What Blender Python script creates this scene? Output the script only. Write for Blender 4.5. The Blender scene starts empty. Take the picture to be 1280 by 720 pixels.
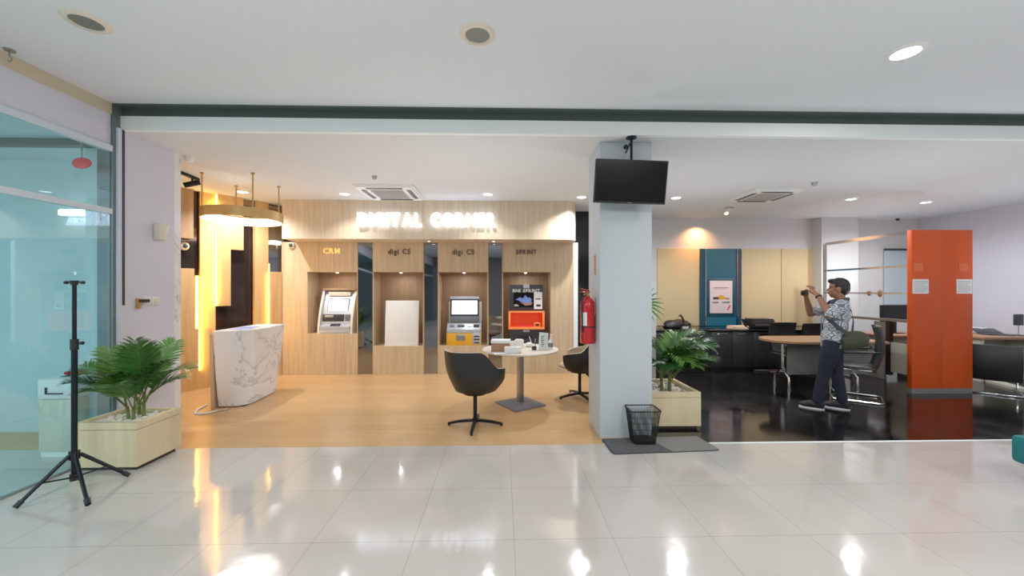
import bpy, bmesh, math, random
from mathutils import Vector, Matrix
random.seed(7)
PI = math.pi
C = bpy.context.scene.collection
D = bpy.data
# ------------------------------------------------------------------ camera geometry (1280x720 frame)
F, CX, CY, H = 480.0, 640.0, 363.0, 1.5
TH = math.atan(-12/480)
def ray(px, py):
    a = (px-CX)/F
    return Vector((-math.sin(TH)+a*math.cos(TH), math.cos(TH)+a*math.sin(TH), -(py-CY)/F))
def at_y(px, py, Y):
    d = ray(px, py); t = Y/d.y
    return Vector((d.x*t, Y, H+d.z*t))
def at_z(px, py, z):
    d = ray(px, py); t = (z-H)/d.z
    return Vector((d.x*t, d.y*t, z))
def xa(px, Y):
    d = ray(px, CY); return d.x*Y/d.y
def za(px, py, Y): return at_y(px, py, Y).z

# ------------------------------------------------------------------ materials
def lin(c):
    c = c/255.0
    return c/12.92 if c <= .04045 else ((c+.055)/1.055)**2.4
def rgb(r, g, b): return (lin(r), lin(g), lin(b), 1)
def newmat(name):
    m = D.materials.new(name); m.use_nodes = True
    nt = m.node_tree
    return m, nt, nt.nodes['Principled BSDF']
def pbr(name, col, rough=.5, metal=0, emit=None, es=0, var=.0, vscale=8, spec=.5, coat=0, sheen=0):
    m, nt, b = newmat(name)
    b.inputs['Base Color'].default_value = col
    b.inputs['Roughness'].default_value = rough
    b.inputs['Metallic'].default_value = metal
    b.inputs['Specular IOR Level'].default_value = spec
    b.inputs['Coat Weight'].default_value = coat
    b.inputs['Sheen Weight'].default_value = sheen
    if emit: b.inputs['Emission Color'].default_value = emit; b.inputs['Emission Strength'].default_value = es
    if var > 0:
        tc = nt.nodes.new('ShaderNodeTexCoord'); n = nt.nodes.new('ShaderNodeTexNoise')
        n.inputs['Scale'].default_value = vscale; n.inputs['Detail'].default_value = 3
        nt.links.new(tc.outputs['Object'], n.inputs['Vector'])
        mx = nt.nodes.new('ShaderNodeMix'); mx.data_type = 'RGBA'
        mx.inputs['A'].default_value = tuple(c*(1-var) for c in col[:3])+(1,)
        mx.inputs['B'].default_value = tuple(min(1, c*(1+var)) for c in col[:3])+(1,)
        nt.links.new(n.outputs['Fac'], mx.inputs['Factor'])
        nt.links.new(mx.outputs['Result'], b.inputs['Base Color'])
    return m
def ramp(nt, stops):
    r = nt.nodes.new('ShaderNodeValToRGB'); e = r.color_ramp.elements
    while len(e) > 1: e.remove(e[-1])
    e[0].position, e[0].color = stops[0]
    for p, c in stops[1:]:
        k = e.new(p); k.color = c
    return r
def wood(name, c1, c2, rough=.45, scale=(9, 9, .6), amount=1.0):
    m, nt, b = newmat(name)
    tc = nt.nodes.new('ShaderNodeTexCoord'); mp = nt.nodes.new('ShaderNodeMapping')
    mp.inputs['Scale'].default_value = scale
    nt.links.new(tc.outputs['Object'], mp.inputs['Vector'])
    n = nt.nodes.new('ShaderNodeTexNoise'); n.inputs['Scale'].default_value = 2.2
    n.inputs['Detail'].default_value = 5; n.inputs['Roughness'].default_value = .62; n.inputs['Distortion'].default_value = .4
    nt.links.new(mp.outputs[0], n.inputs['Vector'])
    r = ramp(nt, [(.3, c1), (.7, c2)])
    nt.links.new(n.outputs['Fac'], r.inputs[0]); nt.links.new(r.outputs[0], b.inputs['Base Color'])
    b.inputs['Roughness'].default_value = rough
    return m

M = {}
M['white_wall'] = pbr('white_wall', rgb(214, 215, 216), .6, var=.02, vscale=2)
M['column_white'] = pbr('column_white', rgb(194, 203, 208), .55, var=.02, vscale=2)
M['lilac_wall'] = pbr('lilac_wall', rgb(213, 213, 226), .6, var=.02, vscale=2)
M['ceiling'] = pbr('ceiling', rgb(216, 223, 228), .8, var=.015, vscale=1.2)
M['ceiling_in'] = pbr('ceiling_in', rgb(214, 217, 220), .8, var=.01, vscale=1.2)
M['beam'] = pbr('beam', rgb(236, 242, 242), .6)
M['fascia_beige'] = pbr('fascia_beige', rgb(205, 192, 165), .6)
M['groove'] = pbr('groove', rgb(74, 88, 84), .5)
M['post_grey'] = pbr('post_grey', rgb(112, 122, 126), .4, .3)
M['rail_white'] = pbr('rail_white', rgb(205, 218, 228), .35)
M['black'] = pbr('black', rgb(22, 22, 24), .45)
M['black_gloss'] = pbr('black_gloss', rgb(8, 8, 10), .12)
M['black_metal'] = pbr('black_metal', rgb(28, 32, 40), .4, .6)
M['black_leather'] = pbr('black_leather', rgb(26, 26, 28), .42, var=.2, vscale=60)
M['beige_fabric'] = pbr('beige_fabric', rgb(176, 158, 136), .8, var=.06, vscale=80, sheen=.2)
M['cabinet_black'] = pbr('cabinet_black', rgb(40, 40, 42), .4)
M['chrome'] = pbr('chrome', rgb(215, 215, 218), .15, 1)
M['steel'] = pbr('steel', rgb(165, 165, 165), .3, 1)
M['silver'] = pbr('silver', rgb(185, 190, 198), .35, .4)
M['silver_dark'] = pbr('silver_dark', rgb(118, 124, 134), .4, .4)
M['gold'] = pbr('gold', rgb(196, 160, 104), .3, .8)
M['gold_paint'] = pbr('gold_paint', rgb(206, 166, 100), .35, .2)
M['white_plastic'] = pbr('white_plastic', rgb(232, 232, 230), .4)
M['grey_plastic'] = pbr('grey_plastic', rgb(170, 165, 160), .45)
M['cream_plastic'] = pbr('cream_plastic', rgb(222, 212, 196), .4)
M['dark_plastic'] = pbr('dark_plastic', rgb(52, 54, 60), .4)
M['screen_white'] = pbr('screen_white', rgb(240, 242, 246), .3, emit=rgb(235, 240, 255), es=.75)
M['screen_off'] = pbr('screen_off', rgb(6, 6, 7), .18)
M['yellow_panel'] = pbr('yellow_panel', rgb(226, 164, 36), .4)
M['orange_bay'] = pbr('orange_bay', rgb(238, 78, 22), .35, emit=rgb(240, 70, 15), es=.12)
M['orange_light'] = pbr('orange_light', rgb(250, 140, 80), .35, emit=rgb(250, 120, 60), es=.12)
M['orange_panel'] = pbr('orange_panel', rgb(214, 80, 14), .5, var=.08, vscale=3)
M['paper'] = pbr('paper', rgb(236, 236, 236), .7, var=.02, vscale=20)
M['paper_peach'] = pbr('paper_peach', rgb(232, 208, 180), .7)
M['blue_mottled'] = pbr('blue_mottled', rgb(120, 140, 215), .5, var=.35, vscale=40)
M['grey_print'] = pbr('grey_print', rgb(120, 125, 132), .6)
M['brown_card'] = pbr('brown_card', rgb(166, 122, 96), .7, var=.08, vscale=12)
M['red_paint'] = pbr('red_paint', rgb(196, 22, 30), .25, coat=.3)
M['red_sign'] = pbr('red_sign', rgb(206, 40, 44), .5, emit=rgb(206, 40, 44), es=.2)  # slight emission added so the red shows in the unlit lobby corner
M['red_flower'] = pbr('red_flower', rgb(190, 28, 56), .6, var=.3, vscale=30)
M['teal_board'] = pbr('teal_board', rgb(18, 96, 118), .4)
M['teal_dark'] = pbr('teal_dark', rgb(10, 66, 86), .4)
M['teal_seat'] = pbr('teal_seat', rgb(8, 112, 118), .6, var=.08, vscale=30)
M['cream_panel'] = pbr('cream_panel', rgb(216, 192, 146), .6, var=.02, vscale=3)
M['cream_planter'] = wood('cream_planter', rgb(208, 190, 150), rgb(222, 206, 168), .5, (5, 5, .5))
M['oak'] = wood('oak', rgb(182, 157, 124), rgb(210, 185, 151), .45, (10, 10, .5))
M['oak_sign_wash'] = wood('oak_sign_wash', rgb(196, 176, 148), rgb(220, 201, 174), .45, (10, 10, .5))  # fascia oak, the sign's wash of light mixed into its colour
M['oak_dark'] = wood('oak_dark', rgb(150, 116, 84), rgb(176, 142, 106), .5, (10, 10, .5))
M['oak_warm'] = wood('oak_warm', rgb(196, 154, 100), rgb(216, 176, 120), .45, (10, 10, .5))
M['desk_wood'] = wood('desk_wood', rgb(146, 110, 78), rgb(174, 134, 98), .35, (.8, 9, 9))
M['desk_rail'] = pbr('desk_rail', rgb(120, 105, 92), .4)
M['grey_panel'] = pbr('grey_panel', rgb(118, 118, 114), .5)
M['light_panel'] = pbr('light_panel', rgb(176, 172, 156), .5)
M['mat_grey'] = pbr('mat_grey', rgb(84, 84, 86), .95, var=.12, vscale=120)
M['mat_light'] = pbr('mat_light', rgb(128, 126, 122), .95, var=.1, vscale=120)
M['pebble'] = pbr('pebble', rgb(216, 210, 198), .7, var=.15, vscale=15)
M['soil'] = pbr('soil', rgb(70, 56, 42), .9)
M['stem'] = pbr('stem', rgb(104, 116, 52), .6)
M['leaf'] = pbr('leaf', rgb(66, 116, 48), .4, var=.35, vscale=14)
M['leaf_pale'] = pbr('leaf_pale', rgb(96, 142, 58), .4, var=.25, vscale=14)  # paler green, given to fronds in turn
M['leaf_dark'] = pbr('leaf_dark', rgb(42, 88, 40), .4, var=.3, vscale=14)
M['dark_mirror'] = pbr('dark_mirror', rgb(66, 52, 46), .08, .7)
M['mirror'] = pbr('mirror', rgb(150, 152, 156), .03, 1)
M['led_warm'] = pbr('led_warm', rgb(255, 214, 110), .5, emit=rgb(255, 204, 84), es=9)
M['led_white'] = pbr('led_white', rgb(255, 250, 240), .5, emit=rgb(255, 248, 236), es=5)
M['ring_glow'] = pbr('ring_glow', rgb(255, 250, 242), .5, emit=rgb(255, 248, 240), es=3)
M['sign_glow'] = pbr('sign_glow', rgb(250, 252, 255), .5, emit=rgb(214, 226, 255), es=2.6)
M['lens_on'] = pbr('lens_on', rgb(255, 255, 255), .4, emit=rgb(240, 240, 255), es=6)
M['lens_warm'] = pbr('lens_warm', rgb(255, 240, 220), .4, emit=rgb(255, 200, 130), es=14)
M['lens_off'] = pbr('lens_off', rgb(110, 112, 102), .4)
M['brown_letter'] = pbr('brown_letter', rgb(104, 74, 52), .45)
M['gold_letter'] = pbr('gold_letter', rgb(236, 196, 120), .4, emit=rgb(240, 190, 100), es=.7)
M['skin'] = pbr('skin', rgb(152, 104, 80), .5, var=.06, vscale=20)
M['skin_dark'] = pbr('skin_dark', rgb(60, 36, 30), .5)
M['lip'] = pbr('lip', rgb(126, 74, 64), .5)
M['hair'] = pbr('hair', rgb(18, 17, 18), .5, var=.3, vscale=60)
M['denim'] = pbr('denim', rgb(12, 19, 38), .8, var=.2, vscale=14)
M['shoe'] = pbr('shoe', rgb(20, 21, 28), .6)
M['sole'] = pbr('sole', rgb(222, 222, 224), .6)
M['olive_bag'] = pbr('olive_bag', rgb(66, 70, 52), .8, var=.15, vscale=24)
M['strap'] = pbr('strap', rgb(58, 66, 78), .8)
M['brown_dark'] = pbr('brown_dark', rgb(54, 36, 26), .45)
M['lobby_wall'] = pbr('lobby_wall', rgb(186, 208, 212), .6, var=.05, vscale=.8)
M['lobby_floor'] = pbr('lobby_floor', rgb(170, 200, 205), .2)
M['cab_white'] = pbr('cab_white', rgb(206, 204, 188), .4)
M['rear_wall'] = pbr('rear_wall', rgb(120, 122, 124), .5, var=.1, vscale=.7)
M['pale_window'] = pbr('pale_window', rgb(186, 204, 214), .3)
M['pink_poster'] = pbr('pink_poster', rgb(226, 206, 206), .6, var=.08, vscale=5)

def tile_floor():
    m, nt, b = newmat('floor_tile')
    tc = nt.nodes.new('ShaderNodeTexCoord'); mp = nt.nodes.new('ShaderNodeMapping')
    mp.inputs['Location'].default_value = (-.07, .09, 0)
    nt.links.new(tc.outputs['Object'], mp.inputs['Vector'])
    br = nt.nodes.new('ShaderNodeTexBrick')
    br.offset = 0; br.inputs['Scale'].default_value = 1
    br.inputs['Brick Width'].default_value = .6; br.inputs['Row Height'].default_value = .6
    br.inputs['Mortar Size'].default_value = .0022; br.inputs['Mortar Smooth'].default_value = .3
    br.inputs['Color1'].default_value = rgb(190, 184, 178); br.inputs['Color2'].default_value = rgb(193, 187, 180)
    br.inputs['Mortar'].default_value = rgb(160, 154, 148)
    nt.links.new(mp.outputs[0], br.inputs['Vector'])
    n = nt.nodes.new('ShaderNodeTexNoise'); n.inputs['Scale'].default_value = 1.3; n.inputs['Detail'].default_value = 6
    n.inputs['Distortion'].default_value = .6
    nt.links.new(tc.outputs['Object'], n.inputs['Vector'])
    mx = nt.nodes.new('ShaderNodeMix'); mx.data_type = 'RGBA'; mx.blend_type = 'MULTIPLY'; mx.inputs['Factor'].default_value = .22
    r = ramp(nt, [(.35, (.72, .72, .72, 1)), (.62, (1, 1, 1, 1))])
    nt.links.new(n.outputs['Fac'], r.inputs[0])
    nt.links.new(br.outputs['Color'], mx.inputs['A']); nt.links.new(r.outputs[0], mx.inputs['B'])
    nt.links.new(mx.outputs['Result'], b.inputs['Base Color'])
    r2 = ramp(nt, [(.35, (.05, .05, .05, 1)), (.7, (.13, .13, .13, 1))])
    nt.links.new(n.outputs['Fac'], r2.inputs[0]); nt.links.new(r2.outputs[0], b.inputs['Roughness'])
    b.inputs['Specular IOR Level'].default_value = .75
    n2 = nt.nodes.new('ShaderNodeTexNoise'); n2.inputs['Scale'].default_value = 5; n2.inputs['Detail'].default_value = 3
    nt.links.new(tc.outputs['Object'], n2.inputs['Vector'])
    bp = nt.nodes.new('ShaderNodeBump'); bp.inputs['Strength'].default_value = .06; bp.inputs['Distance'].default_value = .02
    nt.links.new(n2.outputs['Fac'], bp.inputs['Height']); nt.links.new(bp.outputs[0], b.inputs['Normal'])
    return m
M['floor_tile'] = tile_floor()
def plank_floor():
    m, nt, b = newmat('floor_plank')
    tc = nt.nodes.new('ShaderNodeTexCoord')
    br = nt.nodes.new('ShaderNodeTexBrick')
    br.offset = .4; br.inputs['Scale'].default_value = 1
    br.inputs['Brick Width'].default_value = 1.2; br.inputs['Row Height'].default_value = .16
    br.inputs['Mortar Size'].default_value = .0012
    br.inputs['Color1'].default_value = rgb(206, 166, 116); br.inputs['Color2'].default_value = rgb(196, 155, 106)
    br.inputs['Mortar'].default_value = rgb(170, 132, 90)
    nt.links.new(tc.outputs['Object'], br.inputs['Vector'])
    mp = nt.nodes.new('ShaderNodeMapping'); mp.inputs['Scale'].default_value = (1, 12, 1)
    nt.links.new(tc.outputs['Object'], mp.inputs['Vector'])
    n = nt.nodes.new('ShaderNodeTexNoise'); n.inputs['Scale'].default_value = 2; n.inputs['Detail'].default_value = 5
    nt.links.new(mp.outputs[0], n.inputs['Vector'])
    r = ramp(nt, [(.3, (.82, .8, .78, 1)), (.7, (1, 1, 1, 1))]); nt.links.new(n.outputs['Fac'], r.inputs[0])
    mx = nt.nodes.new('ShaderNodeMix'); mx.data_type = 'RGBA'; mx.blend_type = 'MULTIPLY'; mx.inputs['Factor'].default_value = .7
    nt.links.new(br.outputs['Color'], mx.inputs['A']); nt.links.new(r.outputs[0], mx.inputs['B'])
    nt.links.new(mx.outputs['Result'], b.inputs['Base Color'])
    b.inputs['Roughness'].default_value = .32
    return m
M['floor_plank'] = plank_floor()
def black_floor():
    m, nt, b = newmat('floor_granite')
    tc = nt.nodes.new('ShaderNodeTexCoord')
    n = nt.nodes.new('ShaderNodeTexNoise'); n.inputs['Scale'].default_value = 2.5; n.inputs['Detail'].default_value = 6
    nt.links.new(tc.outputs['Object'], n.inputs['Vector'])
    r = ramp(nt, [(.35, rgb(9, 9, 10)), (.75, rgb(32, 30, 29))]); nt.links.new(n.outputs['Fac'], r.inputs[0])
    nt.links.new(r.outputs[0], b.inputs['Base Color'])
    r2 = ramp(nt, [(.35, (.07, .07, .07, 1)), (.75, (.2, .2, .2, 1))]); nt.links.new(n.outputs['Fac'], r2.inputs[0])
    nt.links.new(r2.outputs[0], b.inputs['Roughness'])
    b.inputs['Specular IOR Level'].default_value = .6
    return m
M['floor_granite'] = black_floor()
def marble():
    m, nt, b = newmat('marble')
    tc = nt.nodes.new('ShaderNodeTexCoord')
    n = nt.nodes.new('ShaderNodeTexNoise'); n.inputs['Scale'].default_value = .75; n.inputs['Detail'].default_value = 7
    n.inputs['Roughness'].default_value = .6; n.inputs['Distortion'].default_value = 1.4
    nt.links.new(tc.outputs['Object'], n.inputs['Vector'])
    w = (.84, .83, .84, 1)
    r = ramp(nt, [(.0, w), (.488, w), (.5, (.5, .5, .5, 1)), (.508, (.76, .75, .75, 1)), (.55, w), (1, w)])
    nt.links.new(n.outputs['Fac'], r.inputs[0]); nt.links.new(r.outputs[0], b.inputs['Base Color'])
    b.inputs['Roughness'].default_value = .2
    return m
M['marble'] = marble()
def batik():
    m, nt, b = newmat('batik_cloth')
    tc = nt.nodes.new('ShaderNodeTexCoord'); mp = nt.nodes.new('ShaderNodeMapping')
    mp.inputs['Scale'].default_value = (11, 11, 17)
    nt.links.new(tc.outputs['Object'], mp.inputs['Vector'])
    v = nt.nodes.new('ShaderNodeTexVoronoi'); v.feature = 'DISTANCE_TO_EDGE'; v.inputs['Scale'].default_value = 1
    nt.links.new(mp.outputs[0], v.inputs['Vector'])
    r = ramp(nt, [(0, rgb(92, 104, 122)), (.07, rgb(104, 116, 132)), (.1, rgb(206, 208, 210)), (.2, rgb(196, 200, 204)), (.26, rgb(128, 136, 146)), (.6, rgb(150, 156, 162))])
    nt.links.new(v.outputs['Distance'], r.inputs[0]); nt.links.new(r.outputs[0], b.inputs['Base Color'])
    b.inputs['Roughness'].default_value = .8
    return m
M['batik'] = batik()
def glass_mat(name, tint, refl, rough=.0):
    m = D.materials.new(name); m.use_nodes = True; nt = m.node_tree
    nt.nodes.remove(nt.nodes['Principled BSDF'])
    out = nt.nodes['Material Output']
    t = nt.nodes.new('ShaderNodeBsdfTransparent'); t.inputs[0].default_value = tint
    g = nt.nodes.new('ShaderNodeBsdfGlossy'); g.inputs['Roughness'].default_value = rough; g.inputs['Color'].default_value = (.85, .97, 1, 1)
    fr = nt.nodes.new('ShaderNodeFresnel'); fr.inputs[0].default_value = 1.45
    ma = nt.nodes.new('ShaderNodeMath'); ma.operation = 'ADD'; ma.inputs[1].default_value = refl; ma.use_clamp = True
    nt.links.new(fr.outputs[0], ma.inputs[0])
    ge = nt.nodes.new('ShaderNodeNewGeometry'); inv = nt.nodes.new('ShaderNodeMath'); inv.operation = 'SUBTRACT'; inv.inputs[0].default_value = 1
    nt.links.new(ge.outputs['Backfacing'], inv.inputs[1])
    mu = nt.nodes.new('ShaderNodeMath'); mu.operation = 'MULTIPLY'
    nt.links.new(ma.outputs[0], mu.inputs[0]); nt.links.new(inv.outputs[0], mu.inputs[1])
    mx = nt.nodes.new('ShaderNodeMixShader')
    nt.links.new(mu.outputs[0], mx.inputs[0]); nt.links.new(t.outputs[0], mx.inputs[1]); nt.links.new(g.outputs[0], mx.inputs[2])
    nt.links.new(mx.outputs[0], out.inputs['Surface'])
    return m
M['glass_cyan'] = glass_mat('glass_cyan', (.80, .93, .945, 1), .06)
M['acrylic'] = glass_mat('acrylic', (.93, .95, .96, 1), .05)

# ------------------------------------------------------------------ mesh helpers
def bm_(): return bmesh.new()
def box(bm, lo, hi, bev=0, mat=None, rot=None):
    lo, hi = Vector(lo), Vector(hi)
    t = bmesh.new(); bmesh.ops.create_cube(t, size=1)
    s = hi-lo; c = (hi+lo)/2
    for v in t.verts: v.co = Vector((v.co.x*s.x, v.co.y*s.y, v.co.z*s.z))
    if bev > 0: bmesh.ops.bevel(t, geom=t.edges[:]+t.verts[:], offset=min(bev, min(abs(x) for x in s)*.45), segments=2, affect='EDGES', profile=.5)
    mt = Matrix.Translation(c)
    if rot is not None: mt = mt @ rot
    merge(bm, t, mt)
def merge(bm, t, mt=None):
    if mt is not None: t.transform(mt)
    me = D.meshes.new('tmp'); t.to_mesh(me); t.free(); bm.from_mesh(me); D.meshes.remove(me)
def frame_of(d):
    d = d.normalized(); up = Vector((0, 0, 1)) if abs(d.z) < .95 else Vector((1, 0, 0))
    a = d.cross(up).normalized(); b = a.cross(d).normalized()
    return a, b
def cyl(bm, p0, p1, r0, r1=None, n=16):
    if r1 is None: r1 = r0
    p0, p1 = Vector(p0), Vector(p1); a, b = frame_of(p1-p0)
    rings = []
    for p, r in ((p0, r0), (p1, r1)):
        rings.append([bm.verts.new(p+a*(r*math.cos(2*PI*k/n))+b*(r*math.sin(2*PI*k/n))) for k in range(n)])
    for k in range(n):
        bm.faces.new((rings[0][k], rings[0][(k+1) % n], rings[1][(k+1) % n], rings[1][k]))
    bm.faces.new(rings[0][::-1]); bm.faces.new(rings[1])
def tube(bm, pts, r, n=8, closed=False):
    pts = [Vector(p) for p in pts]; rings = []; N = len(pts)
    pa = None
    for i, p in enumerate(pts):
        q0 = pts[(i-1) % N] if (closed or i > 0) else p
        q1 = pts[(i+1) % N] if (closed or i < N-1) else p
        d = (q1-q0).normalized()
        if pa is None: a, b = frame_of(d)
        else:
            a = (pa-d*pa.dot(d)).normalized(); b = d.cross(a)
        pa = a
        rr = r[i] if isinstance(r, (list, tuple)) else r
        rings.append([bm.verts.new(p+a*(rr*math.cos(2*PI*k/n))+b*(rr*math.sin(2*PI*k/n))) for k in range(n)])
    for i in range(N if closed else N-1):
        A, B = rings[i], rings[(i+1) % N]
        for k in range(n): bm.faces.new((A[k], A[(k+1) % n], B[(k+1) % n], B[k]))
    if not closed:
        bm.faces.new(rings[0][::-1]); bm.faces.new(rings[-1])
def lathe(bm, prof, c=(0, 0, 0), n=24, axis='Z'):
    c = Vector(c); rings = []
    for r, z in prof:
        if r < 1e-6: rings.append([bm.verts.new(c+Vector((0, 0, z)))])
        else: rings.append([bm.verts.new(c+Vector((r*math.cos(2*PI*k/n), r*math.sin(2*PI*k/n), z))) for k in range(n)])
    for A, B in zip(rings, rings[1:]):
        for k in range(n):
            if len(A) == 1 and len(B) == 1: continue
            if len(A) == 1: bm.faces.new((A[0], B[(k+1) % n], B[k]))
            elif len(B) == 1: bm.faces.new((A[k], A[(k+1) % n], B[0]))
            else: bm.faces.new((A[k], A[(k+1) % n], B[(k+1) % n], B[k]))
def prism(bm, poly, z0, z1, scale_top=None):
    a = [bm.verts.new((x, y, z0)) for x, y in poly]; b = [bm.verts.new((x, y, z1)) for x, y in (scale_top or poly)]
    n = len(a)
    for k in range(n): bm.faces.new((a[k], a[(k+1) % n], b[(k+1) % n], b[k]))
    bm.faces.new(a[::-1]); bm.faces.new(b)
def side_prism(bm, prof, x0, x1):   # profile in (y,z), extruded along x
    a = [bm.verts.new((x0, y, z)) for y, z in prof]; b = [bm.verts.new((x1, y, z)) for y, z in prof]
    n = len(a)
    for k in range(n): bm.faces.new((a[k], b[k], b[(k+1) % n], a[(k+1) % n]))
    bm.faces.new(a); bm.faces.new(b[::-1])
def ell(bm, c, r, rot=None, u=20, v=12):
    t = bmesh.new(); bmesh.ops.create_uvsphere(t, u_segments=u, v_segments=v, radius=1)
    mt = Matrix.Translation(Vector(c))
    if rot is not None: mt = mt @ rot
    merge(bm, t, mt @ Matrix.Diagonal((r[0], r[1], r[2], 1)))
def capsule(bm, pts, rads, n=14):
    for p, r in zip(pts, rads): ell(bm, p, (r, r, r), u=n, v=10)
    for (p, r), (q, s) in zip(zip(pts, rads), list(zip(pts, rads))[1:]): cyl(bm, p, q, r, s, n)
def grid_surface(bm, rows, close=False):
    R = [[bm.verts.new(p) for p in row] for row in rows]
    for A, B in zip(R, R[1:]):
        m = len(A)
        for k in range(m if close else m-1): bm.faces.new((A[k], A[(k+1) % m], B[(k+1) % m], B[k]))
def finish(bm, angle=40, smooth=True):
    bmesh.ops.recalc_face_normals(bm, faces=bm.faces)
    if smooth:
        ca = math.radians(angle)
        for f in bm.faces: f.smooth = True
        for e in bm.edges:
            if len(e.link_faces) == 2 and e.calc_face_angle(0) > ca: e.smooth = False
def obj(name, bm, mat, parent=None, world=False, smooth=True, angle=40, label=None):
    finish(bm, angle, smooth)
    me = D.meshes.new(name); bm.to_mesh(me); bm.free()
    o = D.objects.new(name, me); C.objects.link(o)
    me.materials.append(M[mat] if isinstance(mat, str) else mat)
    if parent is not None:
        o.parent = parent
        if world: o.matrix_parent_inverse = Matrix.Translation(parent.location).inverted()
    if label: o['label'] = label
    return o
def thing(name, label, cat, loc=(0, 0, 0), rotz=0, group=None):
    o = D.objects.new(name, None); C.objects.link(o)
    o.empty_display_size = .1
    o.location = loc; o.rotation_euler = (0, 0, rotz); o['label'] = label; o['category'] = cat
    if group: o['group'] = group
    return o
def tag(o, label, cat, group=None, kind=None):
    o['label'] = label; o['category'] = cat
    if group: o['group'] = group
    if kind: o['kind'] = kind
    return o
def struct(name, bm, mat, label=None, cat=None, parent=None, smooth=False):
    o = obj(name, bm, mat, parent, smooth=smooth)
    if parent is None: o['kind'] = 'structure'
    if label: o['label'] = label
    if cat: o['category'] = cat
    return o
def rel(o, loc): o.location = loc; return o
def dup(root, loc, rotz=None, label=None, scale=None):
    r = root.copy(); C.objects.link(r); r.location = loc
    if rotz is not None: r.rotation_euler = (0, 0, rotz)
    if label: r['label'] = label
    if scale: r.scale = scale
    for ch in list(root.children):
        c = ch.copy(); C.objects.link(c); c.parent = r
        for g in list(ch.children):
            d = g.copy(); C.objects.link(d); d.parent = c
    return r
def bx(lo, hi, bev=0, rot=None):
    b = bm_(); box(b, lo, hi, bev, rot=rot); return b
def evaluated(o):
    dg = bpy.context.evaluated_depsgraph_get()
    return D.meshes.new_from_object(o.evaluated_get(dg), depsgraph=dg)
def remeshed(bm, voxel, smooth_it=3):
    me = D.meshes.new('tmp'); bm.to_mesh(me); bm.free()
    o = D.objects.new('tmp', me); C.objects.link(o)
    md = o.modifiers.new('r', 'REMESH'); md.mode = 'VOXEL'; md.voxel_size = voxel
    if smooth_it:
        s = o.modifiers.new('s', 'SMOOTH'); s.iterations = smooth_it; s.factor = .5
    bpy.context.view_layer.update()
    out = evaluated(o); D.objects.remove(o); D.meshes.remove(me)
    b = bmesh.new(); b.from_mesh(out); D.meshes.remove(out)
    return b
_glyph = {}
def glyph(ch, size, depth, offset):
    k = (ch, size, depth, offset)
    if k not in _glyph:
        cu = D.curves.new('t', 'FONT'); cu.body = ch; cu.size = size; cu.extrude = depth; cu.offset = offset; cu.resolution_u = 3
        o = D.objects.new('t', cu); C.objects.link(o)
        bpy.context.view_layer.update()
        me = evaluated(o); D.objects.remove(o); D.curves.remove(cu)
        xs = [v.co.x for v in me.vertices]
        x0, x1 = (min(xs), max(xs)) if xs else (0, size*.3)
        for v in me.vertices: v.co.x -= x0
        _glyph[k] = (me, x1-x0)
    return _glyph[k]
def lettering(parent, text, height, width, depth, mat, offset=0.0, name='letter', origin=(0, 0, 0), gap=.12):
    """letters standing in the XZ plane facing -Y, centred on origin, children of parent"""
    size = height/.69
    ws = []
    for ch in text: ws.append(size*.34 if ch == ' ' else glyph(ch, size, depth, offset)[1])
    g = size*gap; tot = sum(ws)+g*(len(text)-1); sc = width/tot
    x = -width/2
    for ch, w in zip(text, ws):
        if ch != ' ':
            me = glyph(ch, size, depth, offset)[0].copy(); me.materials.clear(); me.materials.append(M[mat])
            me.transform(Matrix.Translation(Vector(origin)) @ Matrix.Translation((x, 0, -height/2)) @ Matrix.Rotation(PI/2, 4, 'X') @ Matrix.Diagonal((sc, 1, 1, 1)))
            o = D.objects.new(name, me); C.objects.link(o); o.parent = parent
        x += (w+g)*sc

# ================================================================== SETTING
YB = 3.72           # edge between the tiled hall and the inner rooms
ZH, ZI = 3.22, 3.01  # hall ceiling and inner ceiling
XL, XR = -3.6, 8.95
CXa, CXb, CYa, CYb = xa(749.7, 3.87), xa(815, 3.87), 3.87, 4.37
XD = 2.25
XS = CXb-.03        # joint between wood and black floor, under the column
b = bm_(); box(b, (XL-5.1, -6, -.1), (XR, YB, 0)); struct('floor', b, 'floor_tile')
b = bm_(); box(b, (-6, YB, -.1), (XS, 7.6, 0)); struct('floor.001', b, 'floor_plank')
b = bm_(); box(b, (XS, YB, -.1), (XR, 8.1, 0)); struct('floor.002', b, 'floor_granite')
b = bm_(); box(b, (CXa, YB-.012, 0), (XR, YB+.012, .004)); struct('trim_1', b, 'beam')
b = bm_(); box(b, (XL-.05, -6, ZH), (XR, YB, ZH+.1)); struct('ceiling', b, 'ceiling')
b = bm_(); box(b, (-6, YB, ZI), (XR, 8.1, ZI+.1)); struct('ceiling.001', b, 'ceiling_in')
b = bm_(); box(b, (XL, YB-.03, ZI-.005), (XR, YB+.02, 3.135)); struct('trim_2', b, 'beam')
b = bm_()
box(b, (XL, YB-.012, 3.135), (XR, YB+.02, ZH)); box(b, (XL, YB-.10, ZH-.012), (XR, YB, ZH+.001))
struct('trim_3', b, 'groove')
b = bm_(); box(b, (XL-.12, YB-.1, 0), (XL+.02, YB-.01, ZH)); struct('trim_4', b, 'post_grey')
b = bm_(); box(b, (XL+.02, YB-.07, 0), (XL+.038, YB-.012, ZI)); struct('trim_5', b, 'rail_white')
b = bm_(); box(b, (XL+.03, YB-.032, 1.36), (XL+.043, YB-.0101, ZI)); struct('trim_12', b, 'dark_plastic')
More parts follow.
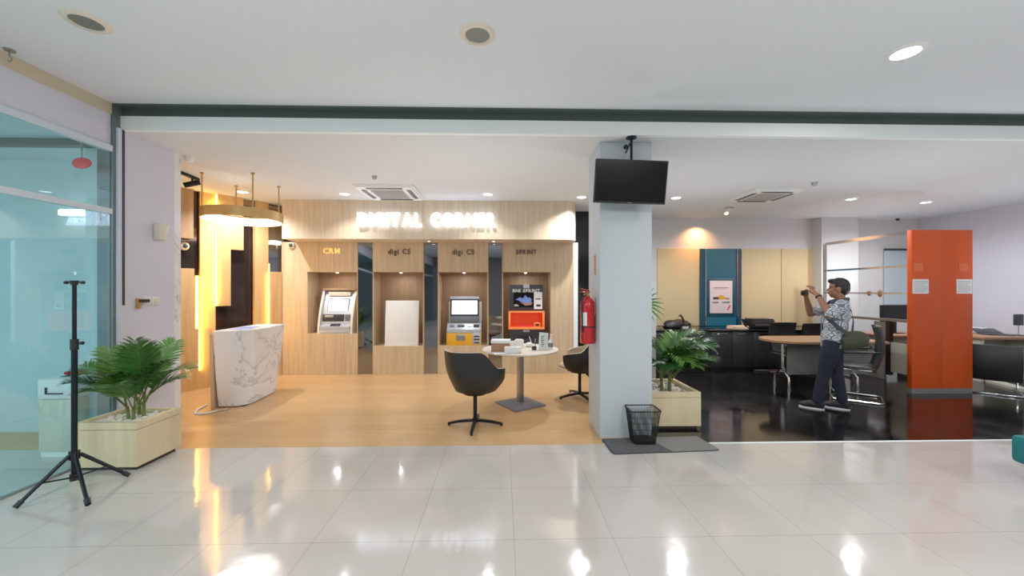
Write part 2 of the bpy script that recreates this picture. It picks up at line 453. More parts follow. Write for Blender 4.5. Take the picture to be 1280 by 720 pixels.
# left glass wall
b = bm_(); box(b, (XL-.05, -6, 2.83), (XL, YB-.1, ZH-.1)); struct('wall_left', b, 'lilac_wall')
b = bm_(); box(b, (XL-.05, -6, ZH-.1), (XL+.012, YB-.1, ZH)); struct('trim_6', b, 'fascia_beige')
gw = thing('window_1', 'floor to ceiling cyan tinted glass wall with pale rails at the left', 'window', (XL, 0, 0)); gw['kind'] = 'structure'
b = bm_(); box(b, (-.03, -6, 2.775), (.02, YB-.1, 2.83)); obj('window_frame', b, 'rail_white', gw, smooth=False)
b = bm_(); box(b, (-.03, -6, 2.2), (.02, YB-.1, 2.25)); obj('transom_rail', b, 'rail_white', gw, smooth=False)
for y0, y1 in ((-6, -2.2), (-2.2, .4), (.4, 2.79), (2.80, YB-.1)):
    b = bm_(); box(b, (-.006, y0, 0.012), (.006, y1, 2.2)); obj('pane', b, 'glass_cyan', gw, smooth=False)
    b = bm_(); box(b, (-.006, y0, 2.25), (.006, y1, 2.775)); obj('pane', b, 'glass_cyan', gw, smooth=False)
for z in (.03, .92, 1.55):
    b = bm_(); box(b, (-.02, 2.76, z-.015), (.022, 2.83, z+.015), .005); obj('glass_clip', b, 'steel', gw)
b = bm_(); box(b, (-.015, -6, 0), (.015, YB-.1, .012)); obj('sill_channel', b, 'steel', gw, smooth=False)
# lobby beyond the glass
b = bm_(); box(b, (XL-5.1, 4.2, 0), (XL-.3, 4.29, 3)); struct('wall_lobby', b, 'lobby_wall')
b = bm_(); box(b, (XL-5.2, -6, 0), (XL-5.1, 4.29, 3)); struct('wall_lobby.001', b, 'lobby_wall')
b = bm_(); box(b, (XL-5.1, YB, -.1), (XL-.3, 4.29, -0.001)); struct('floor.003', b, 'lobby_floor')
b = bm_(); box(b, (XL-.3, YB-.03, 0), (XL-.12, YB-.012, 2.88)); struct('wall_lobby.002', b, 'lobby_wall')
b = bm_(); box(b, (XL-5.2, -6, 2.88), (XL-.05, 4.2, 2.98)); struct('ceiling.002', b, 'lobby_wall')
b = bm_(); box(b, (XL-5.1, 3.58, 2.82), (XL-.13, 3.66, 2.88)); struct('trim_7', b, 'groove')
# pillar at the left end and marble edge
YP1, YP2 = [(XL+.03)/ray(px, CY).x*ray(px, CY).y for px in (218, 226)]
b = bm_(); box(b, (XL-.28, YB-.01, 0), (XL+.03, YP1, ZI)); struct('wall_left_pillar', b, 'lilac_wall')
b = bm_(); box(b, (XL-.28, YP1, 0), (XL+.03, YP2, ZI)); struct('trim_8', b, 'marble')
# column
b = bm_(); box(b, (CXa, CYa, 0), (CXb, CYb, ZI), .006); o = struct('column', b, 'column_white', 'white square column in the middle holding up the ceiling', 'column', smooth=True)
# back / side walls of the office
b = bm_(); box(b, (XD, 8, 0), (XR, 8.1, ZI)); struct('wall_back_office', b, 'white_wall')
b = bm_(); box(b, (xa(722, 6.91)+.01, 7.3, 0), (XD, 7.42, ZI)); struct('wall_back_dark', b, 'black_gloss')
b = bm_(); box(b, (XD-.02, 7.42, 0), (XD, 8.1, ZI)); struct('wall_back_dark.001', b, 'black_gloss')
b = bm_(); box(b, (XR, -6, 0), (XR+.1, 8.1, ZH)); struct('wall_right', b, 'lilac_wall')
b = bm_(); box(b, (XL-5.1, -6.1, 0), (XR, -6, ZH)); struct('wall_front', b, 'rear_wall')
b = bm_(); box(b, (xa(1027, 7.75), 7.75, 0), (xa(1073, 7.75), 8, ZI)); struct('wall_back_pilaster', b, 'white_wall')
w = thing('window_2', 'pale frosted office window with dark top rail behind the chrome rail frame', 'window', (xa(1120, 7.99), 7.98, 1.2)); w['kind'] = 'structure'
b = bm_(); box(b, (-.28, -.01, 0), (.6, .0, 1.15)); obj('pane', b, 'pale_window', w, smooth=False)
b = bm_(); box(b, (-.28, -.03, 1.15), (.6, .0, 1.19)); obj('window_frame', b, 'dark_plastic', w, smooth=False)

# ---- kiosk wall in oak
YW = 6.91
xw = lambda px: xa(px, YW)
bays = [(383.5, 447, .73), (466, 529.5, .505), (547.5, 610, .505), (628, 689, .505)]
ZT, ZF = 1.83, 2.36
def wall_block(lo, hi):
    bb = bm_(); box(bb, lo, hi); struct('wall_back', bb, 'oak')
wall_block((xw(352), YW+.42, 0), (xw(717), YW+.44, ZF))
wall_block((xw(352), YW, 0), (xw(383.5), YW+.42, ZF))
wall_block((xw(689), YW, 0), (xw(717), YW+.42, ZF))
for a, c, zl in bays:
    x0, x1 = xw(a), xw(c)
    wall_block((x0, YW, 0), (x1, YW+.42, zl)); wall_block((x0, YW, ZT), (x1, YW+.42, ZF))
    wall_block((x0, YW, zl), (x0+.012, YW+.42, ZT)); wall_block((x1-.012, YW, zl), (x1, YW+.42, ZT))
b = bm_()
for a, c, zl in bays: box(b, (xw(a)+.013, YW+.405, zl), (xw(c)-.013, YW+.419, ZT))
struct('trim_9', b, 'oak_dark')
b = bm_(); box(b, (xw(717), YW-.02, 0), (xw(722), YW+.44, ZF)); struct('trim_10', b, 'beam')
YFA = 6.47
fx0, fx1 = xa(352.5, YFA), xa(722, YFA)
poly = [(fx0, YFA)]
for k in range(9):
    a = -PI/2+PI/2*k/8; poly.append((fx1-.2+.2*math.cos(a), YFA+.2+.2*math.sin(a)))
poly += [(fx1, 7.43), (fx0, 7.43)]
b = bm_(); prism(b, poly, ZF, ZI); struct('trim_11', b, 'oak_sign_wash', smooth=True)
mirr = [(447, 466), (529.5, 547.5), (610, 628)]
for i, (a, c) in enumerate(mirr):
    t = thing('mirror_strip', ['tall mirror strip between the lit gold letters niche and the blank board niche', 'tall dark mirror strip between the blank board niche and the silver kiosk niche',
        'tall dark mirror strip between the silver kiosk niche and the black orange kiosk niche'][i], 'mirror', ((xw(a)+xw(c))/2, YW+.03, 0), group='mirror strips of the kiosk wall')
    h = (xw(c)-xw(a))/2
    bb = bm_(); box(bb, (-h, 0, 0), (h, .02, ZF)); o = obj('mirror_pane', bb, 'mirror', t, smooth=False)
    if i == 0: o.rotation_euler = (0, 0, math.radians(5.5))
    bb = bm_(); box(bb, (-h, -.012, 0), (-h+.01, .012, ZF)); box(bb, (h-.01, -.012, 0), (h, .012, ZF)); obj('edge_trim', bb, 'oak_dark', t, smooth=False)

# ---- angled feature wall left of the kiosks
A_, B_ = Vector((*at_y(226, CY, 5.74).xy, 0)), Vector((*at_y(352, CY, 6.88).xy, 0))
u_ = (B_-A_).normalized(); n_ = Vector((-u_.y, u_.x, 0))      # n_ points away from the room
def fw(px, off=0):
    d = ray(px, CY); d.z = 0; P = A_+n_*off
    den = d.x*u_.y-d.y*u_.x
    t = (P.x*u_.y-P.y*u_.x)/den
    return Vector((d.x*t, d.y*t, 0))
def fz(px, py):
    p = fw(px); return H-(py-CY)/F*p.y
def slab(bm, a, c, z0, z1, off=0, thick=.09):
    P, Q = fw(a, off), fw(c, off)
    prism(bm, [(P.x, P.y), (Q.x, Q.y), ((Q+n_*thick).x, (Q+n_*thick).y), ((P+n_*thick).x, (P+n_*thick).y)], z0, z1)
b = bm_()
P, Q = A_-u_*.9+n_*.12, B_+u_*.3+n_*.12
prism(b, [(P.x, P.y), (Q.x, Q.y), ((Q+n_*.1).x, (Q+n_*.1).y), ((P+n_*.1).x, (P+n_*.1).y)], 0, ZI)
struct('wall_left_feature', b, 'dark_mirror')
b = bm_(); box(b, (-6, 4.3, 0), (-5.9, 6, ZI)); struct('wall_left_niche', b, 'oak_warm')
b = bm_(); box(b, (-6, 4.29, 0), (XL-.28, 4.33, ZI)); struct('wall_left_niche.001', b, 'lilac_wall')
def panel(name, a, c, yt, yb, off, mat, label, thick=.09):
    m = (a+c)/2
    z1 = ZI if yt is None else fz(m, yt); z0 = 0 if yb is None else fz(m, yb)
    P = (fw(a, off)+fw(c, off))/2
    t = bm_(); slab(t, a, c, z0, z1, off, thick)
    t.transform(Matrix.Translation((-P.x, -P.y, -z0)))
    o = obj(name, t, mat, smooth=False); o.location = (P.x, P.y, z0)
    return tag(o, label, 'wall panel', 'oak slabs of the angled feature wall')
panel('wood_panel', 226, 243, 336, None, 0, 'oak_warm', 'low oak slab beside the marble edge, under a round camera')
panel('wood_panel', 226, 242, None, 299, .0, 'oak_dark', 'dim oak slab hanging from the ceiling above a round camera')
panel('wood_panel', 243, 262, 410, None, .01, 'oak_warm', 'short oak slab glowing yellow behind the marble counter', .035)
panel('wood_panel', 250, 269.5, None, None, .05, 'oak_warm', 'full height oak slab washed bright yellow, left of the stepped slabs', .05)
panel('wood_panel', 272.5, 288.5, None, 382, 0, 'oak_warm', 'long hanging oak slab beside a vertical yellow light line')
panel('wood_panel', 288.5, 304.5, None, 313, 0, 'oak_warm', 'short hanging oak slab stepping down over dark mirror')
panel('wood_panel', 319, 335.5, None, None, 0, 'oak_warm', 'full height oak slab rising behind the right end of the marble counter')
panel('wood_panel', 337, 352, 340, None, .02, 'oak_warm', 'low oak slab next to the kiosk wall corner, under a mirror', .08)
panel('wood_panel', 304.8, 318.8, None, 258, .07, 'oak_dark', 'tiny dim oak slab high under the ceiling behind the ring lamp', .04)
def led(a, c, yt, yb, off, mat, label):
    m = (a+c)/2; z1, z0 = fz(m, yt), fz(m, yb); P = (fw(a, off)+fw(c, off))/2
    t = bm_(); slab(t, a, c, z0, z1, off, .012); t.transform(Matrix.Translation((-P.x, -P.y, -z0)))
    o = obj('led_strip', t, mat, smooth=False); o.location = (P.x, P.y, z0)
    return tag(o, label, 'light strip', 'light strips of the feature wall')
led(244.5, 248, 345, 410, .04, 'led_warm', 'short bright vertical light strip above the short yellow slab')
led(269.6, 272.4, 245, 382, .03, 'led_warm', 'long vertical yellow light strip left of the stepped hanging slab')
led(335.6, 336.9, 330, 466, .03, 'led_warm', 'thin yellow light strip at the right of the full height slab near the kiosk wall')
led(338, 351, 301.5, 306, .05, 'led_white', 'short horizontal white light strip over the low slab at the corner')
P = fw(344, .10)
o = obj('wall_mirror', bx((-.14, 0, 0), (.14, .012, 1.3)), 'mirror', smooth=False); o.location = (P.x, P.y, 1.69); o.rotation_euler = (0, 0, math.atan2(u_.y, u_.x))
tag(o, 'upright mirror panel above the low oak slab at the wall corner', 'mirror')

# ================================================================== CEILING FITTINGS
def downlight(px, py, z, on, label, r=.085, group='recessed ceiling downlights'):
    p = at_z(px, py, z)
    t = thing('downlight', label, 'ceiling light', p, 0, group)
    bb = bm_(); lathe(bb, [(r*.80, -.001), (r*.84, -.012), (r*1.12, -.008), (r*1.2, 0), (r*.8, 0)], n=28); obj('trim_ring', bb, 'white_plastic' if on else 'cream_plastic', t)
    bb = bm_(); lathe(bb, [(0, -.004), (r*.82, -.004), (r*.82, -.001), (0, -.001)], n=28); obj('lens', bb, 'lens_on' if on else 'lens_off', t)
    return p
def disk_light(p, power, size=.2, col=(1, .97, .93), spot=None, dz=.03):
    if spot:
        l = D.lights.new('spot', 'SPOT'); l.spot_size = math.radians(spot); l.spot_blend = .7; l.shadow_soft_size = size/4
    else:
        l = D.lights.new('area', 'AREA'); l.shape = 'DISK'; l.size = size
    l.energy = power; l.color = col
    o = D.objects.new('lamp', l); C.objects.link(o); o.location = (p[0], p[1], p[2]-dz)
    return o
downlight(108, 27, ZH, False, 'unlit round downlight in the hall ceiling at the upper left', .1)
downlight(597, 43, ZH, False, 'unlit round downlight in the hall ceiling at the top middle', .1)
p = downlight(1132, 65, ZH, True, 'lit downlight in the hall ceiling at the upper right', .1); disk_light(p, 14, .16)
inner = [(303, 239.5, 'lit downlight seen over the ring lamp'), (430.5, 242, 'lit downlight left of the ceiling air conditioner over the kiosks'),
         (610, 242.5, 'lit downlight above the last letters of the glowing sign'), (727, 246, 'lit downlight half hidden by the left edge of the column'),
         (845, 247, 'lit downlight just right of the television'), (1064, 248.5, 'lit downlight above the standing person'),
         (1157, 252.5, 'lit downlight above the orange partition')]
IN = []
for px, py, lb in inner: IN.append(downlight(px, py, ZI, True, lb))
for i, p in enumerate(IN): disk_light(p, (44 if i in (1, 2) else 136) if i < 4 else 104, .14, (.95, .98, 1) if i < 4 else (.98, .99, 1), spot=(116 if i in (1, 2) else 140) if i < 4 else 168)

def cassette(c, s, label, rotz=0):
    t = thing('air_conditioner', label, 'air conditioner', (c[0], c[1], ZI), rotz, 'ceiling cassettes')
    h = s/2
    bb = bm_(); 
    prism(bb, [(-h, -h), (h, -h), (h, h), (-h, h)], -.02, 0); prism(bb, [(-h*.93, -h*.93), (h*.93, -h*.93), (h*.93, h*.93), (-h*.93, h*.93)], -.035, -.02)
    obj('frame', bb, 'white_plastic', t, smooth=False)
    bb = bm_(); g = h*.55; prism(bb, [(-g, -g), (g, -g), (g, g), (-g, g)], -.045, -.035)
    for k in range(9):
        y = -g*.9+k*g*.225; box(bb, (-g*.94, y, -.05), (g*.94, y+.012, -.044))
    obj('grille', bb, 'grey_plastic', t, smooth=False)
    for k in range(4):
        bb = bm_(); box(bb, (-h*.6, h*.70, -.042), (h*.6, h*.84, -.034)); bb.transform(Matrix.Rotation(k*PI/2, 4, 'Z')); obj('louvre', bb, 'dark_plastic', t, smooth=False)
cassette((-1.71, 5.94), .86, 'square white ceiling air conditioner near the glowing sign')
cassette((4.13, 5.97), .76, 'square ceiling air conditioner above the office area')
def ceiling_dot(name, px, py, z, r, h, label, cat, mat):
    p = at_z(px, py, z); bb = bm_()
    lathe(bb, [(0, -h), (r*.6, -h), (r*.9, -h*.6), (r, 0), (0, 0)], n=20); o = obj(name, bb, mat); o.location = p; tag(o, label, cat); return o
ceiling_dot('smoke_detector', 236.5, 196, ZI, .05, .06, 'small white dome detector on the ceiling near the left pillar', 'detector', 'white_plastic')
ceiling_dot('smoke_detector', 468, 220, ZI, .035, .045, 'small grey sensor in front of the kiosk area air conditioner', 'detector', 'grey_plastic')
ceiling_dot('sprinkler_head', 1018, 228, ZI+.001, .04, .05, 'tiny sprinkler head on the ceiling above the office', 'sprinkler', 'grey_plastic')
ceiling_dot('sprinkler_head', 1122, 273, ZI+.001, .035, .05, 'tiny dark sprinkler near the ceiling behind the orange partition', 'sprinkler', 'dark_plastic')
p = at_z(12, 62, ZH)
t = thing('ceiling_hook', 'small metal hook hanging from the hall ceiling by the glass wall', 'hook', p)
bb = bm_(); cyl(bb, (0, 0, 0), (0, 0, -.012), .03, .03); cyl(bb, (0, 0, -.012), (0, 0, -.05), .006); obj('mount', bb, 'steel', t)
bb = bm_(); tube(bb, [(0, 0, -.05), (.015, 0, -.06), (.015, 0, -.075), (0, 0, -.085), (-.012, 0, -.075)], .004); obj('hook', bb, 'steel', t)
# track light
p0, p1 = at_z(219, 211, ZI), at_z(248, 223, ZI)
t = thing('track_light', 'dark track rail with one tilted spot head beside the left pillar', 'track light', p0)
v = p1-p0
bb = bm_(); rr = Matrix.Rotation(math.atan2(v.y, v.x), 4, 'Z'); box(bb, (-.2, -.018, -.035), (v.length, .018, 0)); bb.transform(rr); obj('rail', bb, 'black_metal', t)
bb = bm_(); m = v*.72; cyl(bb, m+Vector((0, 0, -.03)), m+Vector((0, 0, -.09)), .012); obj('stem', bb, 'black_metal', t)
bb = bm_(); cyl(bb, m+Vector((.06, .05, -.07)), m+Vector((-.07, -.05, -.14)), .035, .035, 20); obj('spot_head', bb, 'black_metal', t)
# wall-washer spot above the teal board
p = at_z(911, 259, ZI)
t = thing('ceiling_spotlight', 'small warm ceiling spot glowing above the teal board', 'spotlight', p)
bb = bm_(); box(bb, (-.06, -.03, -.02), (.08, .03, 0), .006); obj('base', bb, 'grey_plastic', t)
bb = bm_(); cyl(bb, (0, 0, -.02), (-.01, .03, -.05), .012); obj('arm', bb, 'white_plastic', t)
bb = bm_(); lathe(bb, [(0, .02), (.03, .018), (.038, -.03), (.03, -.035)], (-.02, .05, -.07), 18); obj('lamp_head', bb, 'white_plastic', t)
bb = bm_(); ell(bb, (-.02, .04, -.1), (.03, .03, .025)); obj('bulb', bb, 'lens_warm', t)
lx = p.x-.02
l = D.lights.new('wall_spot', 'SPOT'); l.energy = 45; l.color = (1, .46, .17); l.spot_size = math.radians(140); l.spot_blend = 1; l.shadow_soft_size = .03
o = D.objects.new('lamp', l); C.objects.link(o); o.location = (lx, 7.8, 2.88); o.rotation_euler = (math.radians(8), 0, 0)
# ring pendant
rc = Vector((-3.52, 5.31, 0))
t = thing('ring_pendant', 'brass ring lamp with glowing white underside hanging over the marble counter', 'pendant light', (rc.x, rc.y, ZI))
R0, R1, za0, zb0 = .47, .40, 2.44-ZI, 2.565-ZI
bb = bm_(); n = 64
lathe(bb, [(R0, za0), (R0, zb0), (R0-.012, zb0), (R1+.012, zb0), (R1, zb0), (R1, zb0-.02), (R0-.012, zb0-.02), (R0-.012, za0), (R0, za0)], n=n); obj('ring_body', bb, 'gold_paint', t)
bb = bm_(); lathe(bb, [(R0-.013, za0+.004), (R1, za0+.02), (R1, zb0-.022), (R0-.013, zb0-.022), (R0-.013, za0+.004)], n=n); obj('diffuser', bb, 'ring_glow', t)
for px, py in ((249, 215), (316, 216), (354.5, 234), (295, 232)):
    q = at_z(px, py, ZI)-Vector((rc.x, rc.y, ZI)); q.z = 0
    q = q.normalized()*min(q.length, R0-.03) if q.length < R0 else q.normalized()*(R0-.03)
    bb = bm_(); cyl(bb, (q.x, q.y, zb0-.01), (q.x, q.y, 0), .009, n=10); cyl(bb, (q.x, q.y, -.02), (q.x, q.y, 0), .022, n=12); obj('suspension_rod', bb, 'gold', t)

# niche spots and under-fascia spots
for i, (px, py) in enumerate(((421, 341), (501, 342), (580, 342), (657, 342))):
    x = xa(px, YW+.1); lb = ['spot at the top of the niche with the curved cash machine', 'spot at the top of the blank board niche', 'spot at the top of the silver kiosk niche', 'spot at the top of the black kiosk niche'][i]
    t = thing('niche_spotlight', lb, 'spotlight', (x, YW+.12, ZT), 0, 'niche spots')
    bb = bm_(); lathe(bb, [(.02, -.002), (.03, -.008), (.036, 0), (.02, 0)], n=20); obj('trim_ring', bb, 'chrome', t)
    bb = bm_(); ell(bb, (0, 0, -.004), (.026, .026, .018)); obj('lens', bb, 'lens_on', t)
    disk_light((x, YW+.12, ZT), 1.6, .05, (.95, .95, 1), dz=.04)
for i, px in enumerate((536, 617)):
    x = xa(px, 6.7)
    t = thing('niche_spotlight', ['tiny spot under the oak fascia above the second mirror strip', 'tiny spot under the oak fascia above the third mirror strip'][i], 'spotlight', (x, 6.72, ZF), 0, 'fascia spots')
    bb = bm_(); lathe(bb, [(.022, -.002), (.032, -.008), (.04, 0), (.022, 0)], n=20); obj('trim_ring', bb, 'chrome', t)
    bb = bm_(); lathe(bb, [(0, -.005), (.026, -.005), (.026, 0), (0, 0)], n=20); obj('lens', bb, 'lens_on', t)

# ================================================================== SIGNS
sx0, sx1 = xa(448.5, YFA), xa(620, YFA); sz = za(535, 275.3, YFA)
t = thing('sign', 'glowing white letters DIGITAL CORNER on the oak fascia', 'sign', ((sx0+sx1)/2, YFA-.045, sz))
lettering(t, 'DIGITAL CORNER', .215, sx1-sx0, .03, 'sign_glow', .009, gap=.15)
bb = bm_(); 
for k in range(6): cyl(bb, ((k-2.5)*.36, .02, 0), ((k-2.5)*.36, .046, 0), .008)
obj('standoff', bb, 'steel', t)
def small_sign(text, px, py, hpx, wpx, mat, label):
    Yq = YW-.012
    t = thing('niche_sign', label, 'sign', (xa(px, Yq), Yq, za(px, py, Yq)), 0, 'niche signs')
    lettering(t, text, hpx*Yq/F, wpx*Yq/F, .011, mat, .0012, gap=.16)
small_sign('CRM', 414.5, 313.5, 6.5, 20, 'gold_letter', 'lit gold letters CRM above the cash machine niche')
small_sign('digi CS', 499, 314.5, 6.5, 27, 'brown_letter', 'unlit brown lettering above the blank board niche')
small_sign('digi CS', 579, 315, 6.5, 27, 'brown_letter', 'unlit brown lettering above the silver kiosk niche')
small_sign('SPRINT', 658, 315, 5.5, 26, 'brown_letter', 'unlit brown lettering above the black and orange kiosk niche')

# ================================================================== KIOSKS
def atm():
    t = thing('cash_machine', 'pale curved front cash machine with white screen in the left niche', 'cash machine', (xa(419, YW+.04), YW+.015, .73))
    W = .29; Hh = .78
    arc = [(.0+.24*(k/12)**1.7, Hh*k/12) for k in range(13)]
    for s in (-1, 1):
        prof = arc+[(.36, Hh), (.36, 0)]
        bb = bm_(); side_prism(bb, prof, s*W-.018, s*W+.018); obj('side_plate', bb, 'cream_plastic', t)
    inner = [(y+.05, z) for y, z in arc]+[(.36, Hh-.02), (.36, 0)]
    bb = bm_(); side_prism(bb, inner, -W+.018, W-.018); obj('body', bb, 'silver', t)
    bb = bm_(); box(bb, (-W-.01, .19, Hh-.012), (W+.01, .37, Hh+.03), .008); obj('top_cap', bb, 'oak_dark', t)
    bb = bm_(); box(bb, (-.2, .205, .665), (.2, .30, .745), .01); obj('header', bb, 'cream_plastic', t)
    bb = bm_(); box(bb, (-.2, -.005, -.13), (.2, .03, .13), .008, rot=Matrix.Rotation(math.radians(-18), 4, 'X')); bb.transform(Matrix.Translation((0, .165, .5))); s = obj('screen_bezel', bb, 'silver_dark', t)
    bb = bm_(); box(bb, (-.175, -.01, -.11), (.175, -.004, .11), rot=Matrix.Rotation(math.radians(-18), 4, 'X')); bb.transform(Matrix.Translation((0, .165, .5))); obj('screen', bb, 'screen_white', s)
    bb = bm_(); box(bb, (-.25, .07, .21), (.13, .12, .34), .008); obj('dispenser_bay', bb, 'dark_plastic', t)
    bb = bm_(); box(bb, (-.2, .055, .285), (-.05, .08, .325), .005); obj('cash_slot', bb, 'silver', t)
    bb = bm_(); box(bb, (.15, .07, .22), (.235, .11, .34), .006); obj('card_reader', bb, 'silver_dark', t)
    bb = bm_(); side_prism(bb, [(.0, .06), (.0, .12), (.1, .18), (.14, .18), (.14, .06)], -W+.03, W-.03); tr = obj('keypad_shelf', bb, 'silver', t)
    bb = bm_()
    for i in range(4):
        for j in range(3): box(bb, (-.09+i*.045, .015+j*.022, .131+j*.013), (-.052+i*.045, .033+j*.022, .146+j*.013), .003)
    obj('keypad', bb, 'dark_plastic', tr)
    bb = bm_(); box(bb, (-W+.02, .0, 0), (W-.02, .1, .06), .006); obj('base_panel', bb, 'silver', t)
atm()
t = thing('blank_board', 'plain white board leaning inside the second niche', 'board', (xa(502, YW+.07), YW+.06, .505))
bb = bm_(); box(bb, (-.3, 0, 0), (.3, .02, .81), .004, rot=Matrix.Rotation(math.radians(-4), 4, 'X')); bb.transform(Matrix.Translation((0, .028, .0))); obj('panel', bb, 'white_plastic', t)
bb = bm_(); box(bb, (-.306, -.006, -.0), (.306, .04, .012)); obj('edge_strip', bb, 'cream_plastic', t)

t = thing('service_kiosk', 'silver kiosk with tilted white screen and yellow lower cabinet', 'kiosk', (xa(580, YW+.06), YW+.05, .505))
bb = bm_(); box(bb, (-.315, 0, 0), (.315, .3, .235), .006); cabn = obj('lower_cabinet', bb, 'yellow_panel', t)
bb = bm_(); box(bb, (-.315, -.006, .225), (.315, .3, .25), .004); obj('cabinet_cap', bb, 'silver', cabn)
bb = bm_(); box(bb, (-.14, -.012, .09), (.02, .01, .2), .005); obj('cash_tray', bb, 'steel', cabn)
bb = bm_(); box(bb, (.155, -.008, .02), (.3, .01, .225), .005); obj('printer_panel', bb, 'silver', cabn)
for z in (.05, .11, .165):
    bb = bm_(); box(bb, (.18, -.014, z-.012), (.28, 0, z+.012), .003); obj('slot', bb, 'black', cabn)
bb = bm_(); side_prism(bb, [(-.01, .25), (-.01, .29), (.13, .41), (.22, .41), (.22, .25)], -.31, .31); tr = obj('keypad_deck', bb, 'silver', t)
R = Matrix.Rotation(math.radians(40), 4, 'X')
for cx, wx, hx, mt in ((-.22, .09, .04, 'silver_dark'), (-.06, .13, .05, 'dark_plastic'), (.1, .07, .03, 'white_plastic'), (.22, .1, .06, 'black')):
    bb = bm_(); box(bb, (-wx/2, -.012, -hx/2), (wx/2, .012, hx/2), .004, rot=Matrix.Rotation(math.radians(-45), 4, 'X')); bb.transform(Matrix.Translation((cx, .05, .345))); obj('keypad', bb, mt, tr)
bb = bm_(); box(bb, (-.3, .2, .41), (.31, .24, .79), .006); obj('back_plate', bb, 'white_plastic', t)
bb = bm_(); box(bb, (-.265, .1, .41), (.265, .2, .52), .006); obj('speaker_bar', bb, 'silver_dark', t)
bb = bm_(); box(bb, (-.265, -.03, -.2), (.265, .02, .2), .008, rot=Matrix.Rotation(math.radians(-8), 4, 'X')); bb.transform(Matrix.Translation((0, .16, .68))); mo = obj('monitor', bb, 'dark_plastic', t)
bb = bm_(); box(bb, (-.235, -.036, -.125), (.235, -.029, .13), rot=Matrix.Rotation(math.radians(-8), 4, 'X')); bb.transform(Matrix.Translation((0, .16, .68))); obj('screen', bb, 'screen_white', mo)
bb = bm_(); box(bb, (-.265, -.036, .15), (.265, .02, .2), .004, rot=Matrix.Rotation(math.radians(-8), 4, 'X')); bb.transform(Matrix.Translation((0, .16, .68))); obj('top_bar', bb, 'silver', mo)

t = thing('loan_kiosk', 'black kiosk with glowing orange bay and poster screen in the right niche', 'kiosk', (xa(658, YW+.07), YW+.07, .505))
bb = bm_(); box(bb, (-.31, 0, 0), (.31, .3, .29), .006); lo = obj('lower_cabinet', bb, 'dark_plastic', t)
bb = bm_(); box(bb, (-.11, -.008, .12), (.11, .01, .17), .01); obj('slot', bb, 'black', lo)
bb = bm_(); box(bb, (-.06, -.03, .24), (.06, .01, .28), .01); obj('latch', bb, 'silver', lo)
Rm = [(-.32, .0), (.32, .0), (.32, .33), (-.32, .33)]
bb = bm_()
for lo_, hi_ in (((-.325, -.06, .29), (.325, .02, .33)), ((-.325, -.06, .59), (.325, .02, .62)), ((-.325, -.06, .33), (-.29, .02, .59)), ((.29, -.06, .33), (.325, .02, .59))): box(bb, lo_, hi_, .004)
bay = obj('bay_rim', bb, 'orange_light', t)
bb = bm_(); box(bb, (-.29, .1, .33), (.29, .12, .59)); box(bb, (-.29, -.02, .33), (.29, .12, .335)); box(bb, (-.29, -.03, .585), (.29, .12, .59)); box(bb, (-.295, -.03, .33), (-.288, .12, .59)); box(bb, (.288, -.03, .33), (.295, .12, .59)); obj('bay_lining', bb, 'orange_bay', bay)
bb = bm_(); box(bb, (-.14, .0, .335), (.1, .09, .36), .01); obj('scanner_tray', bb, 'red_sign', bay)
bb = bm_(); box(bb, (.14, -.03, .335), (.25, .05, .41), .008); obj('card_reader', bb, 'orange_light', bay)
bb = bm_(); box(bb, (.16, -.036, .35), (.23, -.028, .39)); obj('reader_slot', bb, 'brown_dark', bay)
bb = bm_(); box(bb, (-.31, .02, .62), (.31, .1, 1.1), .008); up = obj('poster_head', bb, 'dark_plastic', t)
bb = bm_(); box(bb, (-.23, .008, .69), (.125, .022, .955)); scn = obj('screen', bb, 'black_gloss', up)
bb = bm_(); box(bb, (.14, .008, .655), (.29, .022, .965)); pp = obj('instruction_sheet', bb, 'paper', up)
for z0, z1 in ((.83, .85), (.72, .78)):
    pass
bb = bm_(); box(bb, (-.055, .0, 1.035), (.055, .022, 1.1), .004); obj('camera_plate', bb, 'silver', up)
lettering(up, 'BNI SPRINT', .055, .5, .003, 'white_plastic', .0015, origin=(0, .012, .99))
b1 = bm_()   # picture on the screen: pale blue peak over warm brown curve
pts = [(-.19, .83), (-.12, .8), (-.02, .76), (.08, .78), (.1, .83), (.06, .87), (.02, .86), (-.02, .91), (-.06, .85), (-.12, .87)]
vs = [b1.verts.new((x, .006, z)) for x, z in pts]; b1.faces.new(vs); obj('screen_picture', b1, 'blue_mottled', up, smooth=False)
b1 = bm_(); pts = [(-.13, .79), (-.02, .72), (.09, .73), (.11, .78), (.06, .775), (-.02, .755)]
vs = [b1.verts.new((x, .005, z)) for x, z in pts]; b1.faces.new(vs); obj('screen_picture', b1, 'brown_card', up, smooth=False)
b1 = bm_(); box(b1, (.17, .004, .83), (.26, .009, .85)); box(b1, (.18, .004, .70), (.26, .009, .74)); obj('printed_block', b1, 'dark_plastic', up, smooth=False)
b1 = bm_(); box(b1, (-.22, .003, .71), (-.14, .009, .72)); box(b1, (-.22, .003, .73), (-.16, .009, .738)); obj('printed_caption', b1, 'white_plastic', up, smooth=False)

# security cameras
def dome_cam(pos, rz, label):
    t = thing('security_camera', label, 'security camera', pos, rz, 'round security cameras')
    bb = bm_(); lathe(bb, [(0, 0), (.06, 0), (.062, .025), (.05, .05), (.03, .06), (0, .062)], n=24); bb.transform(Matrix.Rotation(PI/2, 4, 'X')); obj('housing', bb, 'cream_plastic', t)
    bb = bm_(); ell(bb, (.005, -.055, 0), (.034, .025, .034)); obj('lens', bb, 'dark_plastic', t)
dome_cam((xa(365, YW), YW, za(365, 307, YW)), 0, 'round cream camera on the oak wall left of the gold letters')
p = fw(229.5, .12)
dome_cam((p.x, p.y, fz(229, 308)), math.atan2(u_.y, u_.x), 'round cream camera in the recess next to the marble edge')

